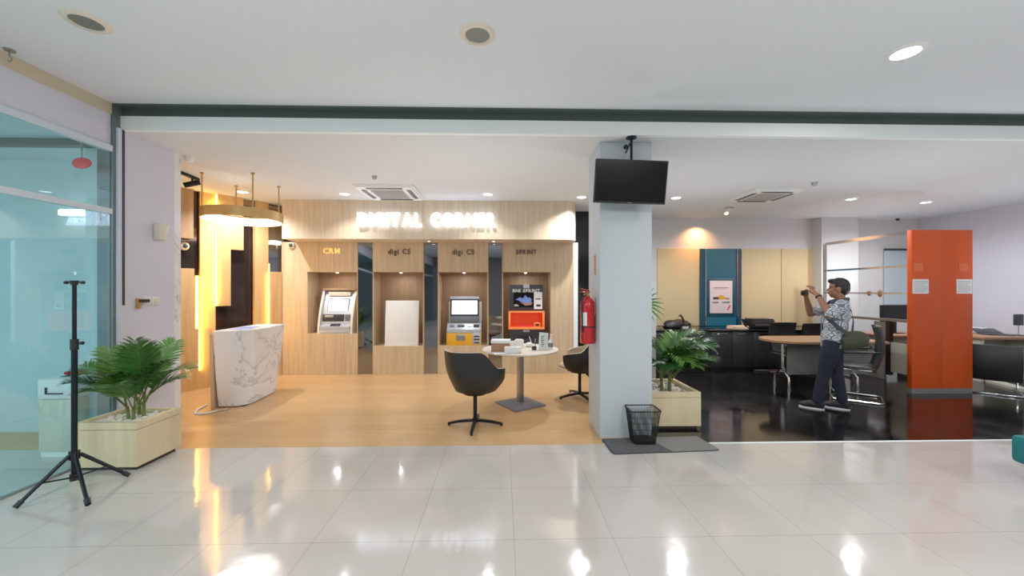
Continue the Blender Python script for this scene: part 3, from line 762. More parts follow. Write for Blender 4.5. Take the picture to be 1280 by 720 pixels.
# ================================================================== LEFT SIDE
# pillar fittings (pillar face X = XL+.03)
XP = XL+.03
def on_pillar(px, py):
    d = ray(px, py); t = XP/d.x; return Vector((XP, d.y*t, H+d.z*t))
p = on_pillar(196, 290)
t = thing('soap_dispenser', 'white wall dispenser mounted high on the left pillar', 'dispenser', p)
bb = bm_(); box(bb, (0, -.05, -.085), (.075, .05, .085), .02); obj('housing', bb, 'cream_plastic', t)
bb = bm_(); box(bb, (.02, .03, .03), (.08, .056, .08), .012); cyl(bb, (.05, .05, .06), (.05, .06, .06), .012); obj('sensor_face', bb, 'white_plastic', t)
bb = bm_(); box(bb, (.03, .054, .045), (.05, .061, .07), .003); obj('indicator', bb, 'dark_plastic', t)
for i, px in enumerate((183.5, 193.5)):
    p = on_pillar(px, 376)
    t = thing('wall_switch', ['white wall switch nearer the dark bracket on the left pillar', 'white wall switch farther from the dark bracket on the left pillar'][i], 'switch', p, 0, 'switches on the left pillar')
    bb = bm_(); box(bb, (0, -.042, -.042), (.008, .042, .042), .004); obj('plate', bb, 'white_plastic', t)
    bb = bm_(); box(bb, (.006, -.02, -.025), (.013, .02, .025), .003); obj('rocker', bb, 'cream_plastic', t)
p = on_pillar(171, 378)
t = thing('door_bracket', 'small brass and black lock bracket low on the left pillar beside switches', 'bracket', p)
bb = bm_(); box(bb, (0, -.02, -.06), (.03, .02, .04), .005); obj('plate', bb, 'gold', t)
bb = bm_(); box(bb, (.012, -.012, .0), (.04, .1, .03), .005); obj('arm', bb, 'black', t)

# tripod stand
t = thing('tripod_stand', 'tall black tripod speaker stand in front of the glass wall', 'stand', (*at_z(93, 610, 0).xy, 0))
bb = bm_(); cyl(bb, (0, 0, .06), (0, 0, 1.1), .018); obj('pole', bb, 'black_metal', t)
bb = bm_(); cyl(bb, (0, 0, 1.08), (0, 0, 1.555), .013); obj('upper_pole', bb, 'black_metal', t)
bb = bm_(); cyl(bb, (0, 0, 1.05), (0, 0, 1.13), .024); cyl(bb, (.02, 0, 1.1), (.05, 0, 1.1), .006); cyl(bb, (.045, 0, 1.1), (.065, 0, 1.1), .012); obj('collar', bb, 'black', t)
bb = bm_(); cyl(bb, (0, 0, 1.54), (0, 0, 1.575), .02, .026); cyl(bb, (-.055, 0, 1.56), (.055, 0, 1.56), .005); cyl(bb, (-.07, 0, 1.56), (-.05, 0, 1.56), .012); cyl(bb, (.05, 0, 1.56), (.07, 0, 1.56), .012); obj('top_clamp', bb, 'black', t)
bb = bm_(); cyl(bb, (0, 0, .22), (0, 0, .28), .032); obj('leg_hub', bb, 'black', t)
bb = bm_(); cyl(bb, (0, 0, .06), (0, 0, .11), .026); obj('brace_hub', bb, 'black', t)
base = Vector((*at_z(93, 610, 0).xy, 0))
for px, py in ((30, 633), (110, 633), (133, 602)):
    q = at_z(px, py, 0)-base; q.z = .012; q = Vector((*(q.xy.normalized()*min(max(q.xy.length, .3), .48)), .014))
    s = q.xy.normalized()*.03
    bb = bm_(); cyl(bb, (s.x, s.y, .255), q, .013, .012, 12); lg = obj('leg', bb, 'black_metal', t)
    bb = bm_(); d = (q-Vector((s.x, s.y, .255))).normalized(); cyl(bb, q-d*.045, q, .018, .016, 12); obj('rubber_foot', bb, 'black', lg)
    m = Vector((s.x, s.y, .255)).lerp(q, .55)
    bb = bm_(); cyl(bb, (s.x*.5, s.y*.5, .085), m, .006, .006, 8); obj('brace', bb, 'black_metal', t)

# planters and palms
def planter(label, lo, hi, h):
    c = ((lo[0]+hi[0])/2, (lo[1]+hi[1])/2); w, d = (hi[0]-lo[0])/2, (hi[1]-lo[1])/2
    t = thing('planter_box', label, 'planter', (c[0], c[1], 0))
    bb = bm_(); box(bb, (-w+.03, -d+.03, 0), (w-.03, d-.03, .04)); obj('plinth', bb, 'brown_dark', t)
    bb = bm_(); th = .035
    for l, q in (((-w, -d, .035), (w, -d+th, h-.06)), ((-w, d-th, .035), (w, d, h-.06)), ((-w, -d+th, .035), (-w+th, d-th, h-.06)), ((w-th, -d+th, .035), (w, d-th, h-.06)), ((-w+th, -d+th, .035), (w-th, d-th, .08))): box(bb, l, q)
    obj('box_body', bb, 'cream_planter', t, smooth=False)
    bb = bm_()
    for l, q in (((-w, -d, h-.057), (w, -d+th+.01, h)), ((-w, d-th-.01, h-.057), (w, d, h)), ((-w, -d+th+.01, h-.057), (-w+th+.01, d-th-.01, h)), ((w-th-.01, -d+th+.01, h-.057), (w, d-th-.01, h))): box(bb, l, q, .003)
    obj('rim', bb, 'cream_planter', t, smooth=False)
    bb = bm_(); box(bb, (-w+th+.002, -d+th+.002, .08), (w-th-.002, d-th-.002, h-.06)); obj('soil', bb, 'soil', t, smooth=False)
    return c, w-th-.02, d-th-.02
def pebbles(label, c, w, d, z, n, seed):
    rn = random.Random(seed); bb = bm_()
    for k in range(n):
        r = rn.uniform(.014, .028)
        tb = bmesh.new(); bmesh.ops.create_icosphere(tb, subdivisions=1, radius=1)
        merge(bb, tb, Matrix.Translation((rn.uniform(-w, w), rn.uniform(-d, d), r*.4+rn.uniform(0, .012))) @ Matrix.Rotation(rn.uniform(0, 6), 4, 'Z') @ Matrix.Diagonal((r*1.25, r, r*.7, 1)))
    o = obj('pebbles', bb, 'pebble', angle=80); o.location = (c[0], c[1], z); tag(o, label, 'pebbles', kind='stuff')
def frond(L, rise, curl, leaflen, rn, dens=40):
    """rachis in XZ plane from origin; returns (rachis bm, leaf bm)"""
    rb, lb = bm_(), bm_()
    pts = []; ang = rise; p = Vector((0, 0, 0)); N = 26; yaw = 0; dy = rn.uniform(-.018, .018)
    for k in range(N+1):
        pts.append(p.copy())
        s = k/N; ang -= curl/N*(.3+1.7*s*s); yaw += dy
        p = p+Vector((math.cos(ang)*math.cos(yaw), math.cos(ang)*math.sin(yaw), math.sin(ang)))*(L/N)
    tube(rb, pts, [.007*(1-.75*k/N) for k in range(N+1)], 6)
    for k in range(dens):
        s = .3+.7*k/(dens-1); i = min(int(s*N), N-1); f = s*N-i
        q = pts[i].lerp(pts[i+1], f); tg = (pts[i+1]-pts[i]).normalized()
        side = Vector((0, 0, 1)).cross(tg).normalized(); upv = tg.cross(side).normalized()
        ln = leaflen*(.55+.9*math.sin(PI*min(1, (s-.3)/.7*.8+.2)))*rn.uniform(.85, 1.12)*.8
        for sg in (-1, 1):
            dirv = (tg*rn.uniform(.62, .85)+side*sg*.85+upv*rn.uniform(.08, .34)).normalized()
            wv = tg.cross(dirv).cross(dirv).normalized()
            wd = ln*.026+.0025
            a = q; m1 = q+dirv*ln*.35; m2 = q+dirv*ln*.7+Vector((0, 0, -ln*.05)); e = q+dirv*ln+Vector((0, 0, -ln*.16))
            v = [lb.verts.new(x) for x in (a+wv*wd*.4, a-wv*wd*.4, m1+wv*wd, m1-wv*wd, m2+wv*wd*.8, m2-wv*wd*.8, e)]
            lb.faces.new((v[0], v[1], v[3], v[2])); lb.faces.new((v[2], v[3], v[5], v[4])); lb.faces.new((v[4], v[5], v[6]))
    return rb, lb
def palm(label, loc, fr, seed, stems, mats=('leaf', 'leaf_pale', 'leaf_dark')):
    rn = random.Random(seed)
    t = thing('areca_palm', label, 'potted palm', loc)
    bb = bm_()
    for (sx, sy, h) in stems: cyl(bb, (sx, sy, -.05), (sx*1.25, sy*1.25, h), .016, .011, 10)
    obj('stem', bb, 'stem', t)
    for i, (az, rise, L, curl, ll) in enumerate(fr):
        rb, lb = frond(L, rise, curl, ll, rn)
        sx, sy, h = stems[i % len(stems)]
        mt = Matrix.Translation((sx*1.25, sy*1.25, h*rn.uniform(.6, 1))) @ Matrix.Rotation(az, 4, 'Z') @ Matrix.Rotation(rn.uniform(-.3, .3), 4, 'X')
        rb.transform(mt); lb.transform(mt)
        f = obj('frond', lb, mats[i % len(mats)], t, smooth=False)
        obj('leaf_stalk', rb, 'stem', f)
c, w, d = planter('cream rectangular planter box on the tiles beside the glass wall', (-3.55, 3.26), (-3.03, 3.7), .40)
pebbles('white pebbles covering the soil of the planter by the glass wall', c, w, d, .35, 190, 3)
D2 = math.radians
fr = [(D2(a), D2(r), L, D2(cu), ll) for a, r, L, cu, ll in (
    (-5, 62, .56, 85, .19), (-35, 66, .5, 80, .19), (20, 74, .6, 60, .2), (190, 64, .56, 70, .19), (168, 56, .46, 70, .17), (215, 60, .48, 80, .18),
    (-70, 68, .44, 80, .17), (80, 78, .6, 45, .18), (120, 74, .56, 50, .18), (-100, 60, .4, 90, .16), (35, 58, .46, 70, .17), (250, 70, .45, 70, .17), (-15, 82, .62, 40, .2), (175, 80, .6, 45, .19), (150, 84, .64, 30, .2))]
palm('bushy green palm growing in the planter by the glass wall', (c[0]+.06, c[1], .36), fr, 5, [(.03, .02, .14), (-.05, -.02, .12), (.02, -.05, .1), (-.03, .05, .16)])
x0, x1 = xa(802, 4.12), xa(875, 4.12)
c, w, d = planter('cream planter box standing behind the column beside the wire bin', (CXb+.03, 4.10), (x1, 4.75), .40)
pebbles('white pebbles covering the soil of the planter behind the column', c, w, d, .34, 190, 4)
fr = [(D2(a), D2(r), L, D2(cu), ll) for a, r, L, cu, ll in (
    (0, 62, .66, 110, .24), (-25, 55, .6, 105, .24), (25, 58, .62, 100, .24), (-60, 62, .56, 110, .24), (-90, 60, .5, 110, .22), (170, 70, .46, 95, .2),
    (-120, 66, .46, 100, .22), (50, 66, .6, 95, .24), (90, 70, .56, 90, .22), (-10, 78, .72, 110, .24), (10, 40, .5, 85, .22), (-45, 40, .46, 90, .22), (140, 72, .5, 80, .2), (-75, 75, .56, 120, .22), (-40, 76, .66, 120, .24), (12, 70, .6, 125, .22))]
palm('dense green palm growing in the planter behind the column', (c[0]+.02, c[1]-.08, .35), fr, 8, [(.04, .02, .2), (-.05, -.02, .22), (.02, -.05, .18), (-.03, .05, .25)], ('leaf_dark', 'leaf', 'leaf_dark', 'leaf_pale'))
# one tall pale frond standing up beside the column
t = thing('fan_palm', 'pale green fan leaf rising beside the column edge above the dark palm', 'potted palm', (c[0]-.19, c[1]+.1, .33))
bb = bm_(); tube(bb, [(0, 0, 0), (.0, .0, .4), (-.01, 0, .78), (.01, 0, 1.0)], .007, 8); obj('stem', bb, 'stem', t)
bb = bm_(); rn = random.Random(2)
for k in range(11):
    a = D2(-70+k*17); ln = .27*rn.uniform(.8, 1.1)
    dv = Vector((math.cos(a), -.25+rn.uniform(-.1, .1), math.sin(a))).normalized(); wv = Vector((-math.sin(a), 0, math.cos(a)))
    q = Vector((.01, 0, 1.0)); v = [bb.verts.new(x) for x in (q+wv*.004, q-wv*.004, q+dv*ln*.5+wv*.014, q+dv*ln*.5-wv*.014, q+dv*ln+Vector((0, 0, -.05)))]
    bb.faces.new((v[0], v[1], v[3], v[2])); bb.faces.new((v[2], v[3], v[4]))
obj('fan_leaf', bb, 'leaf_pale', t, smooth=False)

# things seen through the glass
t = thing('lobby_cabinet', 'white waist high cabinet standing behind the tinted glass', 'cabinet', (-4.01, 3.55, 0))
bb = bm_(); box(bb, (-.14, .01, 0), (.13, .4, .05)); obj('plinth', bb, 'white_plastic', t)
bb = bm_(); box(bb, (-.15, 0, .05), (.145, .42, .52), .004); obj('body', bb, 'cab_white', t)
bb = bm_(); box(bb, (-.152, -.006, .525), (.147, .42, .70), .004); dr = obj('drawer', bb, 'white_plastic', t)
bb = bm_(); box(bb, (-.08, -.016, .57), (.07, -.004, .58)); box(bb, (-.08, -.016, .57), (-.07, -.004, .63)); obj('handle', bb, 'dark_plastic', dr)
t = thing('flower_bunch', 'red flower bunch lying on the cabinet behind the glass', 'flowers', (-3.92, 3.68, .70))
rn = random.Random(6)
for k in range(7):
    bb = bm_(); q = Vector((rn.uniform(-.07, .07), rn.uniform(-.07, .07), .02+rn.uniform(0, .04)))
    for j in range(5):
        a = j*2*PI/5; ell(bb, q+Vector((.018*math.cos(a), .018*math.sin(a), 0)), (.02, .012, .016), Matrix.Rotation(a, 4, 'Z'), 8, 6)
    obj('blossom', bb, 'red_flower', t)
bb = bm_(); 
for k in range(6): tube(bb, [(-.02, 0, .01), (-.1-.01*k, .02*k-.05, .012), (-.15, .02*k-.04, .006)], .004, 6)
obj('stalks', bb, 'leaf_dark', t)
p = at_z(32, 217, 2.88)
t = thing('downlight', 'lit lamp on the lobby ceiling seen through the tinted glass', 'ceiling light', p)
bb = bm_(); lathe(bb, [(.12, -.001), (.125, -.015), (.15, -.01), (.16, 0), (.12, 0)], n=28); obj('trim_ring', bb, 'white_plastic', t)
bb = bm_(); lathe(bb, [(0, -.006), (.12, -.006), (.12, 0), (0, 0)], n=28); obj('lens', bb, 'lens_on', t)
p0, p1 = at_y(72, 268, 4.14), at_y(140, 263, 4.14)
t = thing('reflection_band', 'long white glowing band standing in for a reflection on the lobby wall', 'reflection', ((p0.x+p1.x)/2, 4.2, (p0.z+p1.z)/2))
hw = (p1.x-p0.x)/2
bb = bm_(); box(bb, (-hw, -.03, -.035), (hw, 0, .035), .005); obj('housing', bb, 'white_plastic', t)
bb = bm_(); box(bb, (-hw*.97, -.07, -.03), (hw*.97, -.03, .03), .012); obj('tube', bb, 'led_white', t)  # glowing bar added in place of a bright reflected band
p = Vector((XL-.15, 3.52, za(115, 204, 3.52)))
t = thing('oval_sign', 'red oval sign hanging from the lobby ceiling behind the glass', 'sign', (p.x, p.y, p.z))
bb = bm_(); ell(bb, (0, 0, 0), (.088, .015, .05)); obj('sign_plate', bb, 'red_sign', t)
bb = bm_(); cyl(bb, (0, 0, .05), (0, 0, 2.88-p.z), .006) if 2.88-p.z > .06 else box(bb, (-.01, -.01, .03), (.01, .01, .06)); obj('hanger', bb, 'steel', t)

# ================================================================== MARBLE COUNTER
CNX, CNY, CNR = -3.5, 5.42, 4.4
t = thing('marble_counter', 'white veined marble reception counter flaring upward with oak back', 'counter', (CNX, CNY, 0), math.radians(CNR))
def rrect(x0, x1, y0, y1, rs, n=8):
    cs = [(x1, y0, -PI/2, -1, 1), (x1, y1, 0, -1, -1), (x0, y1, PI/2, 1, -1), (x0, y0, PI, 1, 1)]
    out = []
    for (x, y, a0, sx, sy), r in zip(cs, rs):
        cx_, cy_ = x+sx*r, y+sy*r
        for k in range(n+1):
            a = a0+PI/2*k/n; out.append((cx_+r*math.cos(a), cy_+r*math.sin(a)))
    return out
bot = rrect(-.19, .17, -.40, .42, (.16, .10, .02, .05)); top = rrect(-.19, .245, -.52, .54, (.24, .12, .02, .06))
bb = bm_(); rows = []
for k in range(9):
    s = k/8; e = s**.85
    rows.append([(a[0]*(1-e)+c_[0]*e, a[1]*(1-e)+c_[1]*e, .012+s*.975) for a, c_ in zip(bot, top)])
R_ = [[bb.verts.new(p) for p in row] for row in rows]; nn = len(bot)
for A, B in zip(R_, R_[1:]):
    for k in range(nn): bb.faces.new((A[k], A[(k+1) % nn], B[(k+1) % nn], B[k]))
bb.faces.new(R_[0][::-1]); bb.faces.new(R_[-1])
obj('marble_body', bb, 'marble', t)
bb = bm_(); prism(bb, [(-.235, -.43), (-.195, -.43), (-.195, .44), (-.235, .44)], 0, .95, [(-.235, -.46), (-.195, -.46), (-.195, .5), (-.235, .5)]); obj('back_panel', bb, 'oak', t)
bb = bm_(); box(bb, (-.17, -.37, 0), (.14, .39, .013)); obj('plinth', bb, 'black', t)
lf = [((.02, -.2), 12, 'blue_mottled', 'front blue leaflet lying on the marble counter top'), ((-.02, .02), -8, 'blue_mottled', 'blue leaflet in the middle of the marble counter top'), ((.06, .24), 20, 'paper', 'white sheet of paper toward the far end of the marble counter')]  # two mottled blue sheets and a white one
for (x, y), rz, m_, lb in lf:
    bb = bm_(); box(bb, (-.1, -.07, 0), (.1, .07, .003)); o = obj('leaflet', bb, m_, smooth=False)
    o.location = Matrix.Translation((CNX, CNY, 0)) @ Matrix.Rotation(math.radians(CNR), 4, 'Z') @ Vector((x, y, .9875)); o.rotation_euler = (0, 0, math.radians(rz)); tag(o, lb, 'leaflet', 'papers on the marble counter')
bb = bm_(); q = [at_z(px, py, .012) for px, py in ((285, 511), (272, 513), (256, 517), (243, 517), (247, 512), (258, 506))]
tube(bb, q, .011, 8); o = obj('power_cable', bb, 'white_plastic'); tag(o, 'white cable looping on the wood floor at the foot of the marble counter', 'cable')

# ================================================================== TABLE + CHAIRS
TC = (.235, 5.045); TZ = .735
t = thing('round_table', 'round white pedestal table with grey square base plate', 'table', (TC[0], TC[1], 0), math.radians(32))
bb = bm_(); lathe(bb, [(0, TZ-.03), (.47, TZ-.03), (.495, TZ-.02), (.5, TZ-.008), (.495, TZ), (0, TZ)], n=64); obj('table_top', bb, 'cream_plastic', t)
bb = bm_(); box(bb, (-.035, -.035, .02), (.035, .035, TZ-.03), .006); obj('pedestal', bb, 'steel', t)
bb = bm_(); prism(bb, [(-.24, -.24), (.24, -.24), (.24, .24), (-.24, .24)], 0, .02); prism(bb, [(-.235, -.235), (.235, -.235), (.235, .235), (-.235, .235)], .02, .04, [(-.12, -.12), (.12, -.12), (.12, .12), (-.12, .12)]); obj('base_plate', bb, 'silver_dark', t, smooth=False)
bb = bm_(); box(bb, (-.1, -.1, TZ-.04), (.1, .1, TZ-.03)); obj('top_bracket', bb, 'steel', t)

def swivel_chair(label, loc, rz):
    """local: sitter faces +Y, back at -Y"""
    t = thing('swivel_chair', label, 'chair', loc, rz, 'swivel tub chairs around the round table')
    NA = 40
    def prof(a):           # a: 0 at the back, +-1 at arm ends
        s = abs(a)
        if s < .38: h = .86
        elif s < .68: k = (s-.38)/.3; k = k*k*(3-2*k); h = .86-.19*k
        else: h = .67-.05*((s-.68)/.32)**1.5
        return h
    def pt(a, v, out):
        th = -PI/2+a*math.radians(128)
        rx, ry = .315, .29
        zb = .40; h = prof(a); z = zb+(h-zb)*v
        fl = (.72+.28*math.sin(min(1, v*1.5)*PI/2))*(1+.06*v)       # tapers in to the seat pan
        r = fl-(0 if out else .15+.03*(1-v))
        back = max(0, 1-abs(a)*1.6)*.07*v
        return Vector((rx*r*math.cos(th), ry*r*math.sin(th)-back+.02*(1 if abs(a) > .8 else 0), z))
    bb = bm_(); NV = 10
    outer = [[pt(-1+2*k/NA, v/NV, True) for k in range(NA+1)] for v in range(NV+1)]
    rows = outer+[[pt(-1+2*k/NA, 1, True)*.5+pt(-1+2*k/NA, 1, False)*.5+Vector((0, 0, .004)) for k in range(NA+1)]]
    rim_in = [[pt(-1+2*k/NA, 1, False) for k in range(NA+1)]]
    # outer shell closed to a pan under the seat
    pan = [Vector((p.x*.55, p.y*.55, .375)) for p in outer[0]]
    grid_surface(bb, [pan]+outer)
    obj('outer_shell', bb, 'black_leather', t, angle=60)
    bb = bm_()
    inner_ = [[pt(-1+2*k/NA, v/NV, False) for k in range(NA+1)] for v in range(NV, -1, -1)]
    rim = [[pt(-1+2*k/NA, 1, True) for k in range(NA+1)], rows[-1]]
    grid_surface(bb, rim+inner_)
    for k in (0, NA):      # close arm ends
        for v in range(NV):
            q = [pt(-1+2*k/NA, v/NV, True), pt(-1+2*k/NA, (v+1)/NV, True), pt(-1+2*k/NA, (v+1)/NV, False), pt(-1+2*k/NA, v/NV, False)]
            bb.faces.new([bb.verts.new(x) for x in q])
    bmesh.ops.remove_doubles(bb, verts=bb.verts, dist=.0005)
    obj('inner_cushion', bb, 'beige_fabric', t, angle=60)
    bb = bm_(); ell(bb, (0, .05, .45), (.235, .25, .055), u=32); obj('seat', bb, 'beige_fabric', t)
    bb = bm_(); lathe(bb, [(0, .35), (.13, .36), (.15, .39), (0, .39)], n=28); obj('seat_pan', bb, 'black', t)
    bb = bm_(); cyl(bb, (0, 0, .05), (0, 0, .39), .022, .022, 20); cyl(bb, (0, 0, .34), (0, 0, .385), .035, .06, 20); obj('column', bb, 'black_metal', t)
    bb = bm_(); cyl(bb, (0, 0, .045), (0, 0, .085), .036, .03, 20); obj('hub', bb, 'black_metal', t)
    for k in range(4):
        a = k*PI/2+.55; dv = Vector((math.cos(a), math.sin(a), 0)); nv = Vector((-dv.y, dv.x, 0))
        bb = bm_(); st = [(.02, .05, .075, .02), (.18, .035, .06, .017), (.305, .012, .033, .013)]
        rows_ = []
        for (r, z0, z1, w_) in st: rows_.append([dv*r+nv*w_+Vector((0, 0, z0)), dv*r-nv*w_+Vector((0, 0, z0)), dv*r-nv*w_+Vector((0, 0, z1)), dv*r+nv*w_+Vector((0, 0, z1))])
        R2 = [[bb.verts.new(p) for p in row] for row in rows_]
        for A, B in zip(R2, R2[1:]):
            for j in range(4): bb.faces.new((A[j], A[(j+1) % 4], B[(j+1) % 4], B[j]))
        bb.faces.new(R2[0]); bb.faces.new(R2[-1][::-1])
        lg = obj('leg', bb, 'black_metal', t)
        bb = bm_(); cyl(bb, dv*.29, dv*.29+Vector((0, 0, .014)), .014, .012, 10); obj('glide', bb, 'black', lg)
    return t
q = at_z(594, 532, 0)
ch = swivel_chair('black and beige swivel tub chair with its back to the camera', (q.x, q.y, 0), math.radians(-35))
q2 = at_z(725, 500, 0)
dup(ch, (q2.x+.02, q2.y+.12, 0), math.radians(75), 'black and beige swivel tub chair half hidden behind the column')

# things on the table
def on_table(px, py): return at_z(px, py, TZ)
p = on_table(626, 440)
t = thing('storage_box', 'brown cardboard box with white lid on the round table', 'box', (p.x, p.y+.07, TZ), math.radians(-4))
bb = bm_(); box(bb, (-.115, -.07, 0), (.115, .07, .105), .004); obj('box_body', bb, 'brown_card', t)
bb = bm_(); box(bb, (-.12, -.075, .105), (.12, .075, .145), .006); obj('lid', bb, 'paper', t)
p = on_table(641, 442)
t = thing('tissue_box', 'low white tissue box at the near edge of the round table', 'tissue box', (p.x, p.y+.045, TZ), math.radians(10))
bb = bm_(); box(bb, (-.1, -.045, 0), (.1, .045, .075), .008); obj('box_body', bb, 'white_plastic', t)
bb = bm_(); box(bb, (-.05, -.012, .075), (.05, .012, .079), .002); obj('slot', bb, 'paper', t)
p = on_table(650, 436)
t = thing('tissue_box', 'white box at the middle of the table behind the low tissue box', 'tissue box', (p.x-.01, p.y+.08, TZ), math.radians(-8))
bb = bm_(); box(bb, (-.06, -.05, 0), (.06, .05, .105), .006); obj('box_body', bb, 'white_plastic', t)
bb = bm_(); box(bb, (-.045, -.035, .105), (.045, .035, .115), .004); obj('lid', bb, 'paper', t)
p = on_table(640, 434)
t = thing('card_box', 'small white cube box between the cardboard box and the tall white box', 'box', (p.x-.0, p.y+.1, TZ), math.radians(12))
bb = bm_(); box(bb, (-.035, -.03, 0), (.035, .03, .06), .005); obj('box_body', bb, 'paper', t)
bb = bm_(); box(bb, (-.037, -.032, .05), (.037, .032, .066), .004); obj('lid', bb, 'white_plastic', t)
p = on_table(662, 435)
bb = bm_(); rn = random.Random(4); tb = bmesh.new(); bmesh.ops.create_icosphere(tb, subdivisions=3, radius=1)
for v in tb.verts: v.co *= 1+rn.uniform(-.12, .12)
merge(bb, tb, Matrix.Translation((0, 0, .03)) @ Matrix.Diagonal((.055, .05, .034, 1))); o = obj('crumpled_tissue', bb, 'paper'); o.location = (p.x, p.y+.09, TZ); tag(o, 'crumpled white tissue lying between the white boxes and the pens', 'tissue')
p = on_table(668, 438)
t = thing('pen_holder', 'short dark pen stand holding pens on the round table', 'pen holder', (p.x, p.y+.04, TZ))
bb = bm_(); lathe(bb, [(0, 0), (.032, 0), (.034, .045), (.028, .045), (.027, .008), (0, .008)], n=20); obj('cup', bb, 'dark_plastic', t)
for i, (dx, dy, lean) in enumerate(((-.014, .0, -.045), (.012, .008, .005), (.0, -.012, .02))):
    bb = bm_(); cyl(bb, (dx, dy, .01), (dx+lean, dy, .165-.03*i), .0045, .0045, 8); cyl(bb, (dx+lean, dy, .165-.03*i), (dx+lean*1.08, dy, .175-.03*i), .0045, .002, 8)
    o = obj('pen', bb, ['white_plastic', 'grey_plastic', 'dark_plastic'][i]); o.location = (p.x, p.y+.04, TZ); tag(o, ['slanted white pen in the pen stand on the round table', 'upright grey pen in the pen stand on the round table', 'short dark pen in the pen stand on the round table'][i], 'pen', 'pens on the round table')
p = on_table(679, 438)
t = thing('sign_holder', 'white upright leaflet stand at the right side of the round table', 'sign holder', (p.x+.005, p.y+.03, TZ), math.radians(-6))
bb = bm_(); box(bb, (-.06, -.03, 0), (.06, .045, .006), .002); obj('foot', bb, 'acrylic', t)
bb = bm_(); box(bb, (-.058, -.004, 0), (.058, .004, .215), .002, rot=Matrix.Rotation(math.radians(-8), 4, 'X') @ Matrix.Rotation(math.radians(4), 4, 'Y')); bb.transform(Matrix.Translation((0, .012, .006))); obj('card', bb, 'paper', t)
bb = bm_()
for k in range(6): box(bb, (-.03, -.0165+.0028*k*0+.0275*(k/6-.5)*.9, .05+k*.024), (.012 if k % 2 else .0, -.0145+.0275*(k/6-.5)*.9+.004, .06+k*.024))
obj('printed_lines', bb, 'grey_print', t, smooth=False)
p = on_table(688.5, 437)
t = thing('pump_bottle', 'white hand sanitizer pump bottle at the right edge of the round table', 'bottle', (p.x, p.y+.03, TZ))
bb = bm_(); lathe(bb, [(0, 0), (.03, 0), (.032, .01), (.032, .1), (.026, .115), (.012, .125), (.012, .135), (0, .135)], n=24); obj('bottle', bb, 'white_plastic', t)
bb = bm_(); cyl(bb, (0, 0, .133), (0, 0, .155), .014); cyl(bb, (0, 0, .155), (0, 0, .185), .004); box(bb, (-.008, -.045, .182), (.008, .01, .195), .003); obj('pump', bb, 'white_plastic', t)
bb = bm_(); 
for s_ in range(14):
    pass
lathe(bb, [(.0325, .03), (.0327, .03), (.0327, .085), (.0325, .085)], n=24); obj('sticker', bb, 'grey_print', t)
p = on_table(632, 443)
o = obj('paper_sheet', bx((-.13, -.09, 0), (.13, .09, .002), rot=None), 'paper', smooth=False); o.location = (p.x-.02, p.y+.1, TZ); o.rotation_euler = (0, 0, .15); tag(o, 'white sheet of paper under the cardboard box on the round table', 'paper')
for o in D.objects:
    if o.name.startswith(('storage_box', 'tissue_box')) and o.parent is None and o.location.y < 4.95: o.location.z = TZ+.002

# ================================================================== AROUND THE COLUMN
t = thing('television', 'black flat television hung from the ceiling before the column', 'television', (xa(788, 3.68), 3.68, za(788, 227.5, 3.68)), math.radians(0))
TR = Matrix.Rotation(math.radians(1.5), 4, 'Y') @ Matrix.Rotation(math.radians(9), 4, 'X')
bb = bm_(); box(bb, (-.35, -.02, -.205), (.35, .02, .205), .006); box(bb, (-.2, .015, -.14), (.2, .05, .1), .012); bb.transform(TR); obj('housing', bb, 'black', t)
bb = bm_(); box(bb, (-.337, -.0225, -.188), (.337, -.0195, .193)); bb.transform(TR); obj('screen', bb, 'screen_off', t)
bb = bm_(); box(bb, (-.02, -.024, -.202), (.02, -.019, -.194)); bb.transform(TR); obj('logo_strip', bb, 'silver_dark', t)
bb = bm_(); ztop = ZI-.006-t.location.z
cyl(bb, (.03, .06, ztop), (.03, .06, .1), .013, .013, 12); cyl(bb, (.03, .06, ztop-.012), (.03, .06, ztop), .05, .05, 20); box(bb, (-.06, .02, -.08), (.1, .06, .12), .004)
cyl(bb, (.03, .06, ztop-.03), (-.03, .05, ztop-.16), .008, .008, 8); cyl(bb, (-.03, .035, ztop-.1), (-.03, .065, ztop-.1), .02, .02, 12)
obj('mount', bb, 'black_metal', t)

p = Vector((CXa-.085, 4.05, .94))
t = thing('fire_extinguisher', 'red fire extinguisher hung on the left side of the column', 'fire extinguisher', p)
bb = bm_(); lathe(bb, [(0, 0), (.07, 0), (.078, .012), (.078, .40), (.07, .44), (.045, .475), (.022, .49), (.022, .5), (0, .5)], n=32); obj('cylinder', bb, 'red_paint', t)
bb = bm_(); cyl(bb, (0, 0, .49), (0, 0, .53), .02); cyl(bb, (-.0, 0, .515), (-.04, 0, .515), .012); obj('valve', bb, 'gold', t)
bb = bm_(); box(bb, (-.075, -.012, .535), (.03, .012, .547), .003); box(bb, (-.07, -.012, .56), (.02, .012, .572), .003, rot=Matrix.Rotation(.2, 4, 'Y')); obj('handle', bb, 'red_paint', t)
bb = bm_(); tube(bb, [(-.02, -.03, .515), (-.06, -.06, .5), (-.075, -.065, .42), (-.07, -.06, .25), (-.07, -.06, .12)], .009, 8); obj('hose', bb, 'black', t)
bb = bm_(); lathe(bb, [(.0795, .17), (.0805, .17), (.0805, .182), (.0795, .182)], n=32); obj('strap_band', bb, 'black', t)
bb = bm_(); rows = [[Vector((.0795*math.cos(a), .0795*math.sin(a), z)) for a in [D2(200+k*6) for k in range(10)]] for z in (.19, .33)]; grid_surface(bb, rows); obj('sticker', bb, 'paper', t)
bb = bm_(); box(bb, (.07, -.03, .3), (.0855, .03, .48), .003); obj('wall_bracket', bb, 'steel', t)
t = thing('warning_sticker', 'narrow red and grey vertical sign on the column above the extinguisher', 'sign', (CXa, 4.06, za(742, 331, 4.06)))
